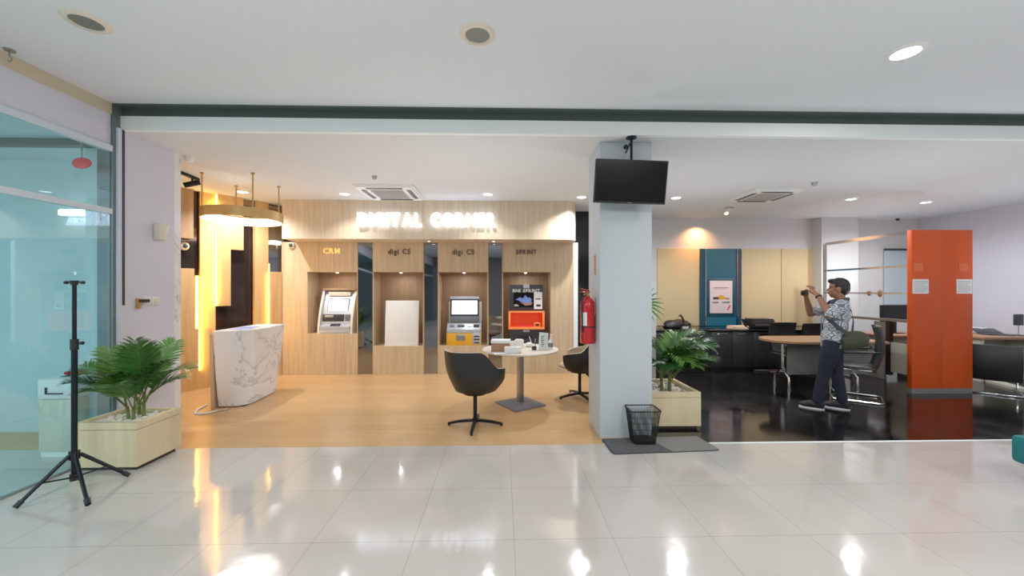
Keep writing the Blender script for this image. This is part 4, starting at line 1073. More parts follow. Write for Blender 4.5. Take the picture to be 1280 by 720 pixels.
bb = bm_(); box(bb, (-.003, -.035, -.11), (0, .035, .11)); obj('plate', bb, 'grey_plastic', t, smooth=False)
bb = bm_()
for k in range(6): box(bb, (-.005, -.024, -.095+k*.033), (-.003, .024, -.07+k*.033))
obj('printed_letters', bb, 'red_sign', t, smooth=False)

x0, x1 = xa(786, 4.9), xa(820, 4.9)
t = thing('display_board', 'white upright board peeking out behind the right edge of the column', 'board', ((x0+x1)/2, 4.9, 0))
bb = bm_(); box(bb, (-(x1-x0)/2, 0, .02), ((x1-x0)/2, .02, 1.62), .004); obj('panel', bb, 'white_plastic', t)
bb = bm_(); box(bb, (-(x1-x0)/2, -.1, 0), ((x1-x0)/2, .12, .03), .005); obj('foot', bb, 'steel', t)
# mat and wire bin
c0, c1, c2, c3 = [at_z(px, py, 0) for px, py in ((751, 549.5), (766, 568.5), (901, 563.5), (872, 546))]
b = bm_(); v = [c0, c1, c2, c3]
def round_poly(pts, r, n=5):
    out = []
    for i, p in enumerate(pts):
        a, c_ = pts[i-1], pts[(i+1) % len(pts)]
        d0, d1 = (a-p).normalized(), (c_-p).normalized()
        for k in range(n+1):
            s = k/n; out.append(p+d0*r*(1-s)**2+d1*r*s**2)
    return out
mid0, mid1 = c0.lerp(c3, .49), c1.lerp(c2, .53)
t = thing('floor_mat', 'grey doormat with one lighter half lying before the column', 'mat', ((c0+c2)/2))
off = (c0+c2)/2
pl = [(p.x-off.x, p.y-off.y) for p in round_poly(v, .04)]
b = bm_(); prism(b, pl, 0, .007); obj('border', b, 'dark_plastic', t, smooth=False)
ins = [p.lerp(off, .025) for p in v]
m0, m1 = ins[0].lerp(ins[3], .47), ins[1].lerp(ins[2], .55)
b = bm_(); prism(b, [(p.x-off.x, p.y-off.y) for p in (ins[0], ins[1], m1, m0)], .007, .010); obj('dark_half', b, 'mat_grey', t, smooth=False)
b = bm_(); prism(b, [(p.x-off.x, p.y-off.y) for p in (m0, m1, ins[2], ins[3])], .007, .010); obj('light_half', b, 'mat_light', t, smooth=False)
p = at_z(806, 556, 0)
t = thing('waste_bin', 'black wire mesh wastepaper bin standing on the mat by the column', 'bin', (p.x, p.y+.06, .010))
b0, t0, hb = (.105, .085), (.145, .115), .325
bb = bm_()
def ringpts(z, n=8):
    s = z/hb; w, d = b0[0]+(t0[0]-b0[0])*s, b0[1]+(t0[1]-b0[1])*s
    return [(x, y, z) for x, y in rrect(-w, w, -d, d, (.03,)*4, 4)]
for z in (.02, .08, .14, .2, .26): tube(bb, ringpts(z), .0016, 4, True)
lowp, hip = ringpts(.006), ringpts(hb)
def peri(pts, n):
    P = [Vector(p) for p in pts]; L = [0]
    for a, c_ in zip(P, P[1:]+P[:1]): L.append(L[-1]+(c_-a).length)
    out = []
    for k in range(n):
        s = L[-1]*k/n
        for i in range(len(P)):
            if L[i] <= s <= L[i+1]: out.append(P[i].lerp(P[(i+1) % len(P)], (s-L[i])/max(1e-9, L[i+1]-L[i]))); break
    return out
for a, c_ in zip(peri(lowp, 84), peri(hip, 84)): cyl(bb, a, c_, .0016, .0016, 4)
obj('wire_mesh', bb, 'black', t)
bb = bm_(); tube(bb, hip, .007, 8, True); obj('rim', bb, 'black', t)
bb = bm_(); prism(bb, [(x, y) for x, y, z in ringpts(0)], 0, .03); obj('base_tray', bb, 'black', t)

# ================================================================== OFFICE AREA
YC = 7.12
t0_ = 1.97
cabs = []
lbs = ['black low cabinet at the left end of the row, behind the palms', 'black low cabinet below the left cream panel beside the palm', 'black low cabinet directly under the teal board',
       'black low cabinet behind the rounded table end', 'black low cabinet farthest right behind the standing person']
for i in range(5):
    x0, x1 = 2.29+.815*i, 2.29+.815*(i+1)
    t = thing('low_cabinet', lbs[i], 'cabinet', ((x0+x1)/2, YC, 0), 0, 'black low cabinets along the office wall')
    hw = .815/2-.003
    bb = bm_(); box(bb, (-hw, .022, .05), (hw, .7, .725)); obj('carcass', bb, 'cabinet_black', t, smooth=False)
    bb = bm_(); box(bb, (-hw+.01, .05, 0), (hw-.01, .58, .05)); obj('plinth', bb, 'black', t, smooth=False)
    for s in (-1, 1):
        bb = bm_(); box(bb, (min(s*.003, s*hw), 0, .055), (max(s*.003, s*hw), .022, .72), .003); dr = obj('door', bb, 'cabinet_black', t)
        bb = bm_(); box(bb, (s*hw/2-.1, -.012, .675), (s*hw/2+.1, 0, .688), .003); obj('handle', bb, 'chrome', dr)
b = bm_(); box(b, (2.27, YC-.02, .725), (6.38, 7.92, .755), .004); o = obj('worktop', b, 'black_gloss'); tag(o, 'long black worktop running over the row of low cabinets', 'worktop')
o = obj('floor_bar', bx((xa(942, YC-.1), YC-.12, 0), (xa(978, YC-.1), YC-.09, .03), .004), 'chrome'); tag(o, 'silver bar lying on the floor before the cabinet row', 'bar')
# wall panels + teal board + poster
def zy(py, Y=7.97, px=900): return za(px, py, Y)
for i, (a, c_, lb) in enumerate(((822, 874.5, 'cream wall panel left of the teal board'), (927, 976.3, 'cream wall panel immediately right of the teal board'), (977, 1027, 'cream wall panel behind the photographing person'))):
    x0, x1 = xa(a, 7.97), xa(c_, 7.97)
    b = bm_(); box(b, (-(x1-x0)/2, 0, 0), ((x1-x0)/2, .03, zy(311)-.757), .003); o = obj('wall_panel', b, 'cream_panel'); o.location = ((x0+x1)/2, 7.97, .757); tag(o, lb, 'wall panel', 'cream panels on the office wall')
x0, x1 = xa(875, 7.95), xa(926, 7.95); hw = (x1-x0)/2; hz = zy(311, 7.95)-.757
t = thing('teal_board', 'teal display board with chrome strips on the office wall', 'board', ((x0+x1)/2, 7.94, .757))
bb = bm_(); box(bb, (-hw+.12, .0, 0), (hw-.1, .055, hz)); obj('centre_board', bb, 'teal_board', t, smooth=False)
for s, wd in ((-1, .115), (1, .095)):
    bb = bm_(); box(bb, (min(s*hw, s*(hw-wd)), .005, 0), (max(s*hw, s*(hw-wd)), .055, hz)); obj('side_board', bb, 'teal_dark', t, smooth=False)
    bb = bm_(); xx = s*(hw-wd)-(.006 if s < 0 else -.006); box(bb, (xx-.006, -.02, 0), (xx+.006, .01, hz)); obj('chrome_strip', bb, 'chrome', t, smooth=False)
Yp = 7.90
x0, x1 = xa(887.5, Yp), xa(915.5, Yp); z0, z1 = za(900, 391.5, Yp), za(900, 351, Yp)
t = thing('poster', 'small framed poster hanging on the teal board', 'poster', ((x0+x1)/2, Yp, (z0+z1)/2))
w2, h2 = (x1-x0)/2, (z1-z0)/2
bb = bm_(); box(bb, (-w2-.06, .015, -h2-.06), (w2+.07, .039, h2+.06), .004); obj('backing', bb, 'teal_dark', t)
bb = bm_(); box(bb, (-w2, 0, -h2), (w2, .014, h2), .002); obj('sheet', bb, 'pink_poster', t)
def flat(name, polyxz, mat, y=-.003):
    bb = bm_(); v = [bb.verts.new((x, y, z)) for x, z in polyxz]; bb.faces.new(v); obj(name, bb, mat, t, smooth=False)
dome = [(.09*math.cos(D2(k*15)), -.05+.09*math.sin(D2(k*15))) for k in range(13)]
flat('printed_dome', dome, 'yellow_panel')
flat('printed_car', [(-.18, -.05), (-.17, .0), (-.06, .0), (-.05, -.05)], 'strap', -.004); flat('printed_car', [(.08, -.05), (.09, -.01), (.17, -.02), (.18, -.05)], 'brown_card', -.004)
flat('printed_block', [(-.18, -.13), (-.18, -.1), (-.06, -.1), (-.06, -.13)], 'silver_dark', -.004); flat('printed_block', [(.02, -.13), (.02, -.1), (.18, -.09), (.18, -.13)], 'grey_print', -.004)
flat('printed_ribbon', [(.12, -.27), (.17, -.17), (.19, -.16), (.19, -.2), (.15, -.27)], 'red_sign', -.004)
flat('printed_line', [(-.16, .19), (.16, .19), (.16, .2), (-.16, .2)], 'lip', -.004)
flat('printed_line', [(-.16, .165), (.1, .165), (.1, .175), (-.16, .175)], 'brown_card', -.004)
# things on the worktop
WZ = .755
def on_top(px, Y=7.5): return Vector((xa(px, Y), Y, WZ))
p = on_top(846)
bb = bm_(); rn = random.Random(9); tb = bmesh.new(); bmesh.ops.create_icosphere(tb, subdivisions=3, radius=1)
for v in tb.verts: v.co *= 1+rn.uniform(-.1, .1); v.co.z = max(v.co.z, -.4)
merge(bb, tb, Matrix.Translation((0, 0, .05)) @ Matrix.Diagonal((.27, .15, .125, 1))); o = obj('cloth_bag', bb, 'black', angle=70); o.location = p; tag(o, 'crumpled black bag on the worktop left of the teal board', 'bag')
t = thing('figurine', 'small dark figurine with a curved neck on the worktop left of the teal board', 'figurine', (p.x-.0, p.y-.27, WZ))
bb = bm_(); lathe(bb, [(0, 0), (.05, 0), (.05, .012), (.02, .02), (0, .02)], n=20); obj('foot', bb, 'brown_dark', t)
bb = bm_(); tube(bb, [(0, 0, .015), (.015, 0, .08), (.01, 0, .16), (-.02, 0, .23), (-.05, 0, .275), (-.075, 0, .265), (-.08, 0, .24)], [.018, .03, .026, .02, .02, .016, .006], 12); obj('figure_body', bb, 'brown_dark', t)
p = on_top(857, 7.2)
t = thing('tape_dispenser', 'small pale dispenser with dark ring beside the figurine', 'dispenser', p)
bb = bm_(); box(bb, (-.06, -.03, 0), (.06, .03, .06), .02); obj('body', bb, 'grey_plastic', t)
bb = bm_(); tube(bb, [(.06+.035*math.cos(a), 0, .09+.035*math.sin(a)) for a in [2*PI*k/16 for k in range(16)]], .008, 6, True); obj('ring', bb, 'brown_dark', t)
p = on_top(922, 7.42)
b = bm_(); 
for k in range(4): box(b, (-.17+.006*k, -.1, .013*k), (.17-.004*k, .1, .013*k+.012), .001, rot=Matrix.Rotation(.03*k, 4, 'Z'))
o = obj('paper_stack', b, 'paper_peach', smooth=False); o.location = p; tag(o, 'peach coloured stack of papers on the worktop beneath the teal board', 'papers')
p = on_top(948, 7.5)
t = thing('printer', 'low black printer on the worktop right of the teal board', 'printer', p)
bb = bm_(); box(bb, (-.22, -.15, 0), (.24, .15, .17), .03); obj('body', bb, 'black', t)
bb = bm_(); box(bb, (-.17, -.16, .04), (.19, -.14, .09), .01); obj('output_slot', bb, 'dark_plastic', t)
bb = bm_(); box(bb, (-.2, -.14, .17), (.22, .14, .19), .01); obj('lid', bb, 'dark_plastic', t)
p = on_top(931, 7.2)
bb = bm_(); tube(bb, [(.1, 0, .02), (.02, 0, .06), (-.03, 0, .15), (-.05, 0, .2)], [.022, .016, .016, .022], 10); o = obj('phone_handset', bb, 'black'); o.location = p+Vector((.0, 0, 0)); tag(o, 'black telephone handset leaning beside the printer on the worktop', 'telephone')

# wooden meeting table
TX0, TX1, TY0, TY1 = xa(956, 5.9), 5.72, 5.53, 6.31
t = thing('meeting_table', 'wooden table with rounded left end, grey front panel and chrome legs', 'table', (TX0+.4, (TY0+TY1)/2, 0))
ox, oy = TX0+.4, (TY0+TY1)/2
pl = []
hr = (TY1-TY0)/2
for k in range(17):
    a = PI/2+PI*k/16; pl.append((-.4+.34+.34*math.cos(a), hr*math.sin(a)))
pl += [(TX1-ox, -hr), (TX1-ox, hr)]
b = bm_(); prism(b, pl, .71, .74); obj('table_top', b, 'desk_wood', t)
b = bm_(); prism(b, [(x*1.0, y*1.0) for x, y in [(p_[0]*.985+.01, p_[1]*.98) for p_ in pl]], .695, .71); obj('edge_band', b, 'brown_dark', t)
b = bm_(); box(b, (-.1, -.1, .2), (TX1-ox-.05, -.08, .68)); obj('front_panel', b, 'grey_panel', t, smooth=False)
for X_ in (xa(977, 5.86)-ox, 5.4-ox):
    b = bm_(); cyl(b, (X_, -.08, .7), (X_, -.08, .3), .02)
    for y1 in (-.21, .1):
        tube(b, [(X_, -.08, .34), (X_, -.08+(y1+.08)*.6, .22), (X_, y1, .17), (X_, y1, .03)], .016, 10); cyl(b, (X_, y1, 0), (X_, y1, .04), .022)
    obj('leg', b, 'chrome', t)
# office chairs (sled base)
def sled_chair(name, label, loc, rz, group='black visitor chairs', arm=True, backtop=.92, backlow=.46):
    """sitter faces +Y"""
    t = thing(name, label, 'chair', loc, rz, group)
    bb = bm_(); box(bb, (-.235, -.22, .42), (.235, .24, .48), .03); obj('seat', bb, 'black_leather', t)
    bb = bm_(); NZ = 9; rowsF, rowsB = [], []
    for k in range(NZ):
        s = k/(NZ-1); z = backlow+(backtop-backlow)*s; y = -.23-.05*math.sin(s*PI)*1-.02*s
        rowsF.append([Vector((x, y+.03+.04*(x/.23)**2, z)) for x in [-.23+.46*j/8 for j in range(9)]])
        rowsB.append([Vector((x, y-.02+.04*(x/.23)**2, z)) for x in [-.23+.46*j/8 for j in range(9)]])
    loop = []
    for A, B in zip(rowsF, rowsB): loop.append(A+B[::-1])
    R3 = [[bb.verts.new(p) for p in r] for r in loop]
    for A, B in zip(R3, R3[1:]):
        m = len(A)
        for j in range(m): bb.faces.new((A[j], A[(j+1) % m], B[(j+1) % m], B[j]))
    bb.faces.new(R3[0][::-1]); bb.faces.new(R3[-1]); obj('backrest', bb, 'black_leather', t)
    bb = bm_(); path = [(-.24, -.2, .43), (-.25, .2, .43), (-.25, .26, .38), (-.25, .26, .06), (-.25, .22, .014), (-.25, -.24, .014), (-.2, -.28, .014), (.2, -.28, .014), (.25, -.24, .014), (.25, .22, .014), (.25, .26, .06), (.25, .26, .38), (.25, .2, .43), (.24, -.2, .43)]
    tube(bb, path, .0125, 8); obj('sled_frame', bb, 'chrome', t)
    if arm:
        for s in (-1, 1):
            bb = bm_(); tube(bb, [(s*.25, .2, .43), (s*.265, .2, .62), (s*.265, .16, .65), (s*.265, -.2, .68), (s*.25, -.26, .68)], .014, 8); obj('armrest', bb, 'black', t)
    return t
va = math.atan2(4.8, 5.4)
sc = sled_chair('visitor_chair', 'black chair with chrome sled base close behind the standing person', (xa(1068, 5.24), 5.24, 0), math.radians(48), backtop=1.02)
sc2 = sled_chair('visitor_chair', 'low black chair with chrome sled base right of the orange partition', (xa(1242, 5.5), 5.5, 0), math.radians(-46), arm=False, backtop=.71, backlow=.2)
sc3 = dup(sc, (xa(990, 6.62), 6.62, 0), math.radians(180), 'black chair tucked behind the wooden table, nearer its rounded end', (1, 1, .9))
sc4 = dup(sc, (xa(1032, 6.64), 6.64, 0), math.radians(179), 'black chair tucked behind the wooden table, hidden by the standing person', (1, 1, .88))
# chrome rail frame + orange partition
Fx, Fy0, Fy1 = xa(1139, 5.46), 5.48, 6.95
t = thing('partition_frame', 'chrome open partition frame joined to the orange partition', 'partition frame', (Fx, Fy0, 0))
Fx2 = xa(1031, Fy1)-Fx
dirv = Vector((Fx2, Fy1-Fy0, 0))
def fp(s, z): return Vector((dirv.x*s, dirv.y*s, z))
def ang_box(bm, p, q, w, h):
    d = (q-p); L = d.length; m = (p+q)/2
    rot = d.to_track_quat('X', 'Z').to_matrix().to_4x4()
    box(bm, m-Vector((L/2, w/2, h/2)), m+Vector((L/2, w/2, h/2)), rot=rot)
for s, z1 in ((0, 2.38), (1, 2.36)):
    bb = bm_(); ang_box(bb, fp(s, 0), fp(s, z1), .035, .045); obj('post', bb, 'chrome', t)
for z, wv in ((2.35, .05), (1.86, .03), (1.455, .03)):
    bb = bm_(); ang_box(bb, fp(0.01, z), fp(.99, z), .03, wv); obj('rail', bb, 'chrome', t)
bb = bm_(); ang_box(bb, fp(0.01, 1.045), fp(.99, 1.045), .05, .04); obj('ledge', bb, 'desk_rail', t)
bb = bm_(); ang_box(bb, fp(.2, .2), fp(.2, 1.03), .06, .06); obj('post', bb, 'black', t)
bb = bm_(); ang_box(bb, fp(.01, .48), fp(.2, .48), .02, .45); obj('kick_panel', bb, 'light_panel', t)
bb = bm_(); ang_box(bb, fp(.2, .86), fp(.36, .86), .02, .3); obj('infill_panel', bb, 'grey_panel', t)
for i, s in enumerate((.30, .42)):
    q = fp(s, 1.455)+Vector((Fx, Fy0, 0)); bb = bm_(); ell(bb, (0, 0, 0), (.03, .03, .06) if i == 0 else (.025, .025, .045), u=16); box(bb, (-.022, -.022, .0), (.022, .022, .03), .005)
    o = obj('clamp', bb, 'brown_card'); o.location = q; tag(o, ['brown clamp on the third chrome rail, the larger one', 'brown clamp on the third chrome rail, the smaller one'][i], 'clamp')
OP0, OP1 = xa(1140, 5.42), xa(1216, 5.42)
t = thing('orange_partition', 'tall orange partition panel on a grey foot', 'partition', ((OP0+OP1)/2, 5.42, 0))
hw = (OP1-OP0)/2
for s in (-1, 1):
    bb = bm_(); box(bb, (min(0, s*hw)+(.001 if s > 0 else 0), 0, .075), (max(0, s*hw)-(.001 if s < 0 else 0), .07, 2.38), .004); obj('panel', bb, 'orange_panel', t)
bb = bm_(); box(bb, (-hw, .005, 0), (hw, .065, .075)); obj('foot', bb, 'grey_panel', t, smooth=False)
for i, (a, c_, lb) in enumerate(((1141, 1161, 'white notice on the left edge of the orange partition'), (1196, 1215.5, 'white notice on the right edge of the orange partition'))):
    x0, x1 = xa(a, 5.415), xa(c_, 5.415)
    t2 = thing('notice', lb, 'notice', ((x0+x1)/2, 5.42, za(1150, 358, 5.415)), 0, 'notices on the orange partition')
    bb = bm_(); box(bb, (-(x1-x0)/2, -.004, -.105), ((x1-x0)/2, 0, .105)); obj('sheet', bb, 'paper', t2, smooth=False)
    bb = bm_(); w2 = (x1-x0)/2*.8
    for k in range(7): box(bb, (-w2, -.006, -.075+k*.024), (w2*(.5 if k in (0, 4) else 1), -.004, -.070+k*.024))
    obj('printed_lines', bb, 'grey_print', t2, smooth=False)
for i, (px, tx) in enumerate(((1147, ''), (1206, ''))):
    pass
# faint pale prints above the notices
for i, px in enumerate((1148, 1205)):
    o = obj('faded_print', bx((-.07, -.003, -.06), (.07, 0, .06)), pbr('faded_orange', rgb(218, 104, 54), .5, var=.15, vscale=30), smooth=False); o.location = (xa(px, 5.4155), 5.42, za(px, 334, 5.415)); tag(o, ['faded pale print above the left notice on the orange partition', 'faded pale print above the right notice on the orange partition'][i], 'print')
# desk behind the frame with monitor
t = thing('office_desk', 'pale desk seen through the chrome frame beneath the dark monitor', 'desk', (7.03, 6.62, 0))
b = bm_(); box(b, (-.6, -.3, .71), (.4, .4, .74), .004); obj('desk_top', b, 'desk_wood', t)
b = bm_(); box(b, (-.53, -.1, .1), (.33, -.08, .7)); obj('front_panel', b, 'light_panel', t, smooth=False)
for s in (-.55, .35):
    b = bm_(); box(b, (s-.02, -.28, 0), (s+.02, .36, .71)); obj('side_panel', b, 'grey_panel', t, smooth=False)
t = thing('monitor', 'black computer monitor seen through the chrome frame', 'monitor', (xa(1122, 6.6), 6.64, .74))
b = bm_(); box(b, (-.26, -.015, .2), (.26, .03, .5), .006); obj('housing', b, 'black', t)
b = bm_(); box(b, (-.245, -.018, .215), (.245, -.014, .485)); obj('screen', b, 'screen_off', t)
b = bm_(); box(b, (-.03, .0, .01), (.03, .03, .24), .006); box(b, (-.11, -.08, 0), (.11, .1, .012), .004); obj('stand', b, 'black', t)
# right-hand desk
t = thing('office_desk', 'brown desk against the lilac wall right of the orange partition', 'desk', (8.37, 6.43, 0))
b = bm_(); box(b, (-.56, -.4, .70), (.53, .4, .74), .004); obj('desk_top', b, 'desk_wood', t)
b = bm_(); box(b, (-.5, .1, .2), (.5, .12, .7)); obj('front_panel', b, 'light_panel', t, smooth=False)
for s in (-.5, .5):
    b = bm_(); box(b, (s-.02, -.33, 0), (s+.02, .33, .7)); obj('side_panel', b, 'cab_white', t, smooth=False)
p = Vector((xa(1240, 6.4), 6.35, .74))
t = thing('laptop', 'dark open laptop lying on the brown desk by the lilac wall', 'laptop', p, math.radians(-20))
b = bm_(); box(b, (-.17, -.12, 0), (.17, .12, .016), .004); obj('base', b, 'dark_plastic', t)
b = bm_(); box(b, (-.17, -.004, -.11), (.17, .004, .11), .003, rot=Matrix.Rotation(math.radians(-72), 4, 'X')); b.transform(Matrix.Translation((0, .2, .05))); obj('lid', b, 'dark_plastic', t)
t = thing('desk_terminal', 'dark upright device on a thin stem on the brown desk', 'device', (xa(1273, 6.25), 6.25, .74))
b = bm_(); lathe(b, [(0, 0), (.06, 0), (.06, .01), (.015, .018), (0, .018)], n=20); obj('foot', b, 'dark_plastic', t)
b = bm_(); cyl(b, (0, 0, .015), (0, 0, .2), .008); obj('stem', b, 'grey_plastic', t)
b = bm_(); box(b, (-.07, -.02, .17), (.07, .02, .36), .008); obj('head', b, 'dark_plastic', t)
p = Vector((xa(1222, 6.7), 6.7, .74))
o = obj('paper_tray', bx((-.05, -.1, 0), (.05, .1, .1), .008), 'white_plastic'); o.location = p; tag(o, 'small white tray on the brown desk next to the orange partition', 'tray')
p0, p1 = at_z(1219, 472, .0), at_z(1283, 490, .0)
bb = bm_(); ang_box(bb, Vector((0, 0, .02)), (p1-p0)+Vector((0, 0, .02)), .16, .04); o = obj('floor_trunking', bb, 'cab_white', smooth=False); o.location = p0; tag(o, 'long pale plank on the black floor below the brown desk', 'plank')
# teal seat at the right edge
X0_ = xa(1261, 2.9)
t = thing('teal_bench', 'teal upholstered seat cut by the right edge of the photo', 'bench', (X0_, 2.44, 0))
b = bm_(); box(b, (0, 0, .17), (.9, .46, .385), .035); obj('seat', b, 'teal_seat', t)
for sx in (.12, .8):
    for sy in (.05, .41):
        b = bm_(); cyl(b, (sx, sy, 0), (sx, sy, .18), .016); obj('leg', b, 'chrome', t)

# ================================================================== PERSON (taking a photo)
YPn = 4.74
Xp = xa(1040, YPn); al = math.atan2(Xp, YPn)
# local frame: +X = the way he faces (image left), -Y... local +Y = away from camera
PR = PI-al   # world angle of local +X (facing)
person = thing('person', 'standing person in patterned grey shirt and navy trousers photographing with raised hands', 'person', (Xp, YPn, 0), PR)
# local coords: f = x, s (toward camera, person's left) = +y  because facing -u, left is toward camera
def V(f, s, z): return Vector((f, s, z))
hb = bm_()
# head
hc = V(-.055, 0, 1.52)
ell(hb, hc+V(-.012, 0, .03), (.098, .076, .098), u=28, v=18)
ell(hb, hc+V(.018, 0, -.045), (.072, .062, .075), u=24, v=16)
ell(hb, hc+V(.052, 0, -.088), (.028, .034, .024))
ell(hb, hc+V(.062, 0, .03), (.024, .05, .018))                       # brow
capsule(hb, [hc+V(.082, 0, .012), hc+V(.102, 0, -.022)], [.009, .014], 10)   # nose
for s in (-1, 1):
    ell(hb, hc+V(.094, s*.013, -.028), (.009, .008, .008))
    ell(hb, hc+V(-.012, s*.078, -.01), (.022, .010, .034), Matrix.Rotation(s*.25, 4, 'Z'))
    ell(hb, hc+V(.05, s*.04, -.02), (.026, .022, .022))
ell(hb, hc+V(.084, 0, -.056), (.013, .025, .008)); ell(hb, hc+V(.081, 0, -.068), (.013, .022, .008))
capsule(hb, [hc+V(-.015, 0, -.06), V(-.085, 0, 1.36), V(-.085, 0, 1.31)], [.055, .056, .065])
# torso core
for c_, r_ in ((V(-.06, 0, 1.22), (.095, .155, .14)), (V(-.03, 0, 1.05), (.09, .135, .16)), (V(-.01, 0, .86), (.1, .145, .13))): ell(hb, c_, r_, u=24, v=16)
# legs
Lleg = [V(0, .085, .82), V(.085, .095, .45), V(.145, .1, .09)]; Rleg = [V(-.01, -.085, .82), V(-.04, -.08, .45), V(-.10, -.085, .09)]
capsule(hb, Lleg, [.085, .055, .04]); capsule(hb, Rleg, [.085, .055, .04])
capsule(hb, [Lleg[2]+V(-.03, 0, -.04), Lleg[2]+V(.13, 0, -.055)], [.035, .028]); capsule(hb, [Rleg[2]+V(-.03, 0, -.04), Rleg[2]+V(.13, 0, -.055)], [.035, .028])
# arms
LS, LE, LW = V(-.085, .175, 1.315), V(.02, .305, 1.2), V(.135, .17, 1.44)
RS, RE, RW = V(-.045, -.175, 1.32), V(.22, -.16, 1.19), V(.262, -.075, 1.405)
capsule(hb, [LS, LE], [.055, .042]); capsule(hb, [LE, LE.lerp(LW, .35), LW], [.04, .041, .026])
capsule(hb, [RS, RE], [.055, .042]); capsule(hb, [RE, RE.lerp(RW, .35), RW], [.04, .041, .026])
cam = V(.245, 0.02, 1.495)
# left hand: palm beside camera, fingers over its top
Lp = V(.185, .115, 1.485)
capsule(hb, [LW, Lp], [.026, .03]); ell(hb, Lp+V(.012, -.012, .012), (.034, .02, .036), Matrix.Rotation(.5, 4, 'Z'))
for k, (a, l) in enumerate(((0, .9), (1, 1), (2, .95), (3, .78))):
    r0 = Lp+V(.032-.016*k, -.015, .04); r1 = r0+V(.014, -.008, .03*l); r2 = r1+V(.016, -.03, .008*l); r3 = r2+V(.006, -.026*l, -.012)
    capsule(hb, [r0, r1, r2, r3], [.0095, .009, .008, .007], 8)
capsule(hb, [Lp+V(.0, -.015, -.015), Lp+V(.012, -.04, -.012), Lp+V(.022, -.062, .0)], [.012, .01, .008], 8)
# right hand: palm under and beside, fingers in front
Rp = V(.266, -.055, 1.45)
capsule(hb, [RW, Rp], [.025, .029]); ell(hb, Rp+V(0, .01, .012), (.03, .02, .036))
for k, l in enumerate((.9, 1, .95, .78)):
    r0 = Rp+V(.022, .0, .034-.017*k); r1 = r0+V(.022, .012, .006); r2 = r1+V(.004, .03*l, .002); r3 = r2+V(-.006, .024*l, -.001)
    capsule(hb, [r0, r1, r2, r3], [.0095, .009, .008, .007], 8)
capsule(hb, [Rp+V(-.015, .01, .02), Rp+V(-.026, .03, .04), Rp+V(-.022, .05, .05)], [.012, .01, .008], 8)
bmp = remeshed(hb, .0052, 4)
o = obj('body', bmp, 'skin', person, angle=80)
me = o.data; me.materials.append(M['skin_dark']); me.materials.append(M['lip'])
for pl_ in me.polygons:
    c_ = pl_.center-hc
    for s in (-1, 1):
        if ((c_.y-s*.033)/.014)**2+((c_.z-.008)/.006)**2 < 1 and c_.x > .03: pl_.material_index = 1
        if ((c_.y-s*.034)/.022)**2+((c_.z-.028)/.0055)**2 < 1 and c_.x > .03: pl_.material_index = 1
    if abs(c_.y) < .024 and -.075 < c_.z < -.05 and c_.x > .082: pl_.material_index = 2
# hair
hb = bm_(); ell(hb, hc+V(-.018, 0, .042), (.103, .083, .1), u=32, v=20); ell(hb, hc+V(-.06, 0, .0), (.062, .076, .085)); ell(hb, hc+V(.055, 0, .098), (.045, .06, .032))
hm = remeshed(hb, .006, 2)
dele = []
for v in hm.verts:
    c_ = v.co-hc
    lim = .062 if c_.x > .03 else (.02 if c_.x > -.03 else -.075)
    lim = .072 if c_.x > .06 else lim
    if c_.z < lim-.003: dele.append(v)
bmesh.ops.delete(hm, geom=dele, context='VERTS')
obj('hair', hm, 'hair', person, angle=80)
# shirt
sb = bm_()
for c_, r_ in ((V(-.065, 0, 1.27), (.105, .175, .085)), (V(-.06, 0, 1.2), (.122, .172, .15)), (V(-.035, 0, 1.06), (.125, .162, .17)), (V(-.015, 0, .92), (.128, .166, .15))): ell(sb, c_, r_, u=28, v=18)
cyl(sb, V(-.012, 0, .77), V(-.02, 0, .95), .128, .122, 32)
capsule(sb, [LS+V(-.01, -.02, .0), LS.lerp(LE, .86)], [.078, .068]); capsule(sb, [RS+V(-.01, .02, 0), RS.lerp(RE, .72)], [.078, .064])
cyl(sb, V(-.08, 0, 1.31), V(-.07, 0, 1.365), .078, .066, 20)
for v in sb.verts:
    if v.co.z < .95 and abs(v.co.y) < .2: v.co.y *= 1.22 if v.co.z < .8 else 1.0
sm = remeshed(sb, .008, 4)
dele = [v for v in sm.verts if v.co.z < .785]
bmesh.ops.delete(sm, geom=dele, context='VERTS')
obj('shirt', sm, 'batik', person, angle=80)
cb = bm_()
for k in range(1):
    rows = []
    for z, r in ((1.335, .08), (1.375, .072), (1.395, .074), (1.36, .086)):
        rows.append([V(-.075+r*math.cos(a)*1.0+.012*(math.cos(a)), r*math.sin(a)*.98, z-.02*math.cos(a)) for a in [2*PI*j/24 for j in range(24)]])
    grid_surface(cb, rows, True)
obj('collar', cb, 'strap', person, angle=70)
# placket: blue strip down the front
pb = bm_(); rows = []
for k in range(10):
    z = 1.3-.5*k/9; fx = .062+.05*math.sin(min(1, k/4)*PI/2)
    rows.append([V(fx-.012, .03, z), V(fx, .0, z), V(fx-.012, -.03, z)])
grid_surface(pb, rows); obj('shirt_placket', pb, pbr('placket', rgb(92, 112, 150), .8), person)
# trousers
tb_ = bm_()
ell(tb_, V(-.01, 0, .86), (.116, .155, .13), u=28, v=18)
capsule(tb_, [V(0, .075, .84), V(.02, .085, .72), V(.08, .095, .45), V(.138, .1, .11)], [.095, .1, .07, .058]); capsule(tb_, [V(-.01, -.075, .84), V(-.018, -.08, .72), V(-.045, -.08, .45), V(-.10, -.085, .11)], [.095, .1, .07, .058])
tm = remeshed(tb_, .008, 4)
bmesh.ops.delete(tm, geom=[v for v in tm.verts if v.co.z < .06], context='VERTS')
obj('trousers', tm, 'denim', person, angle=80)
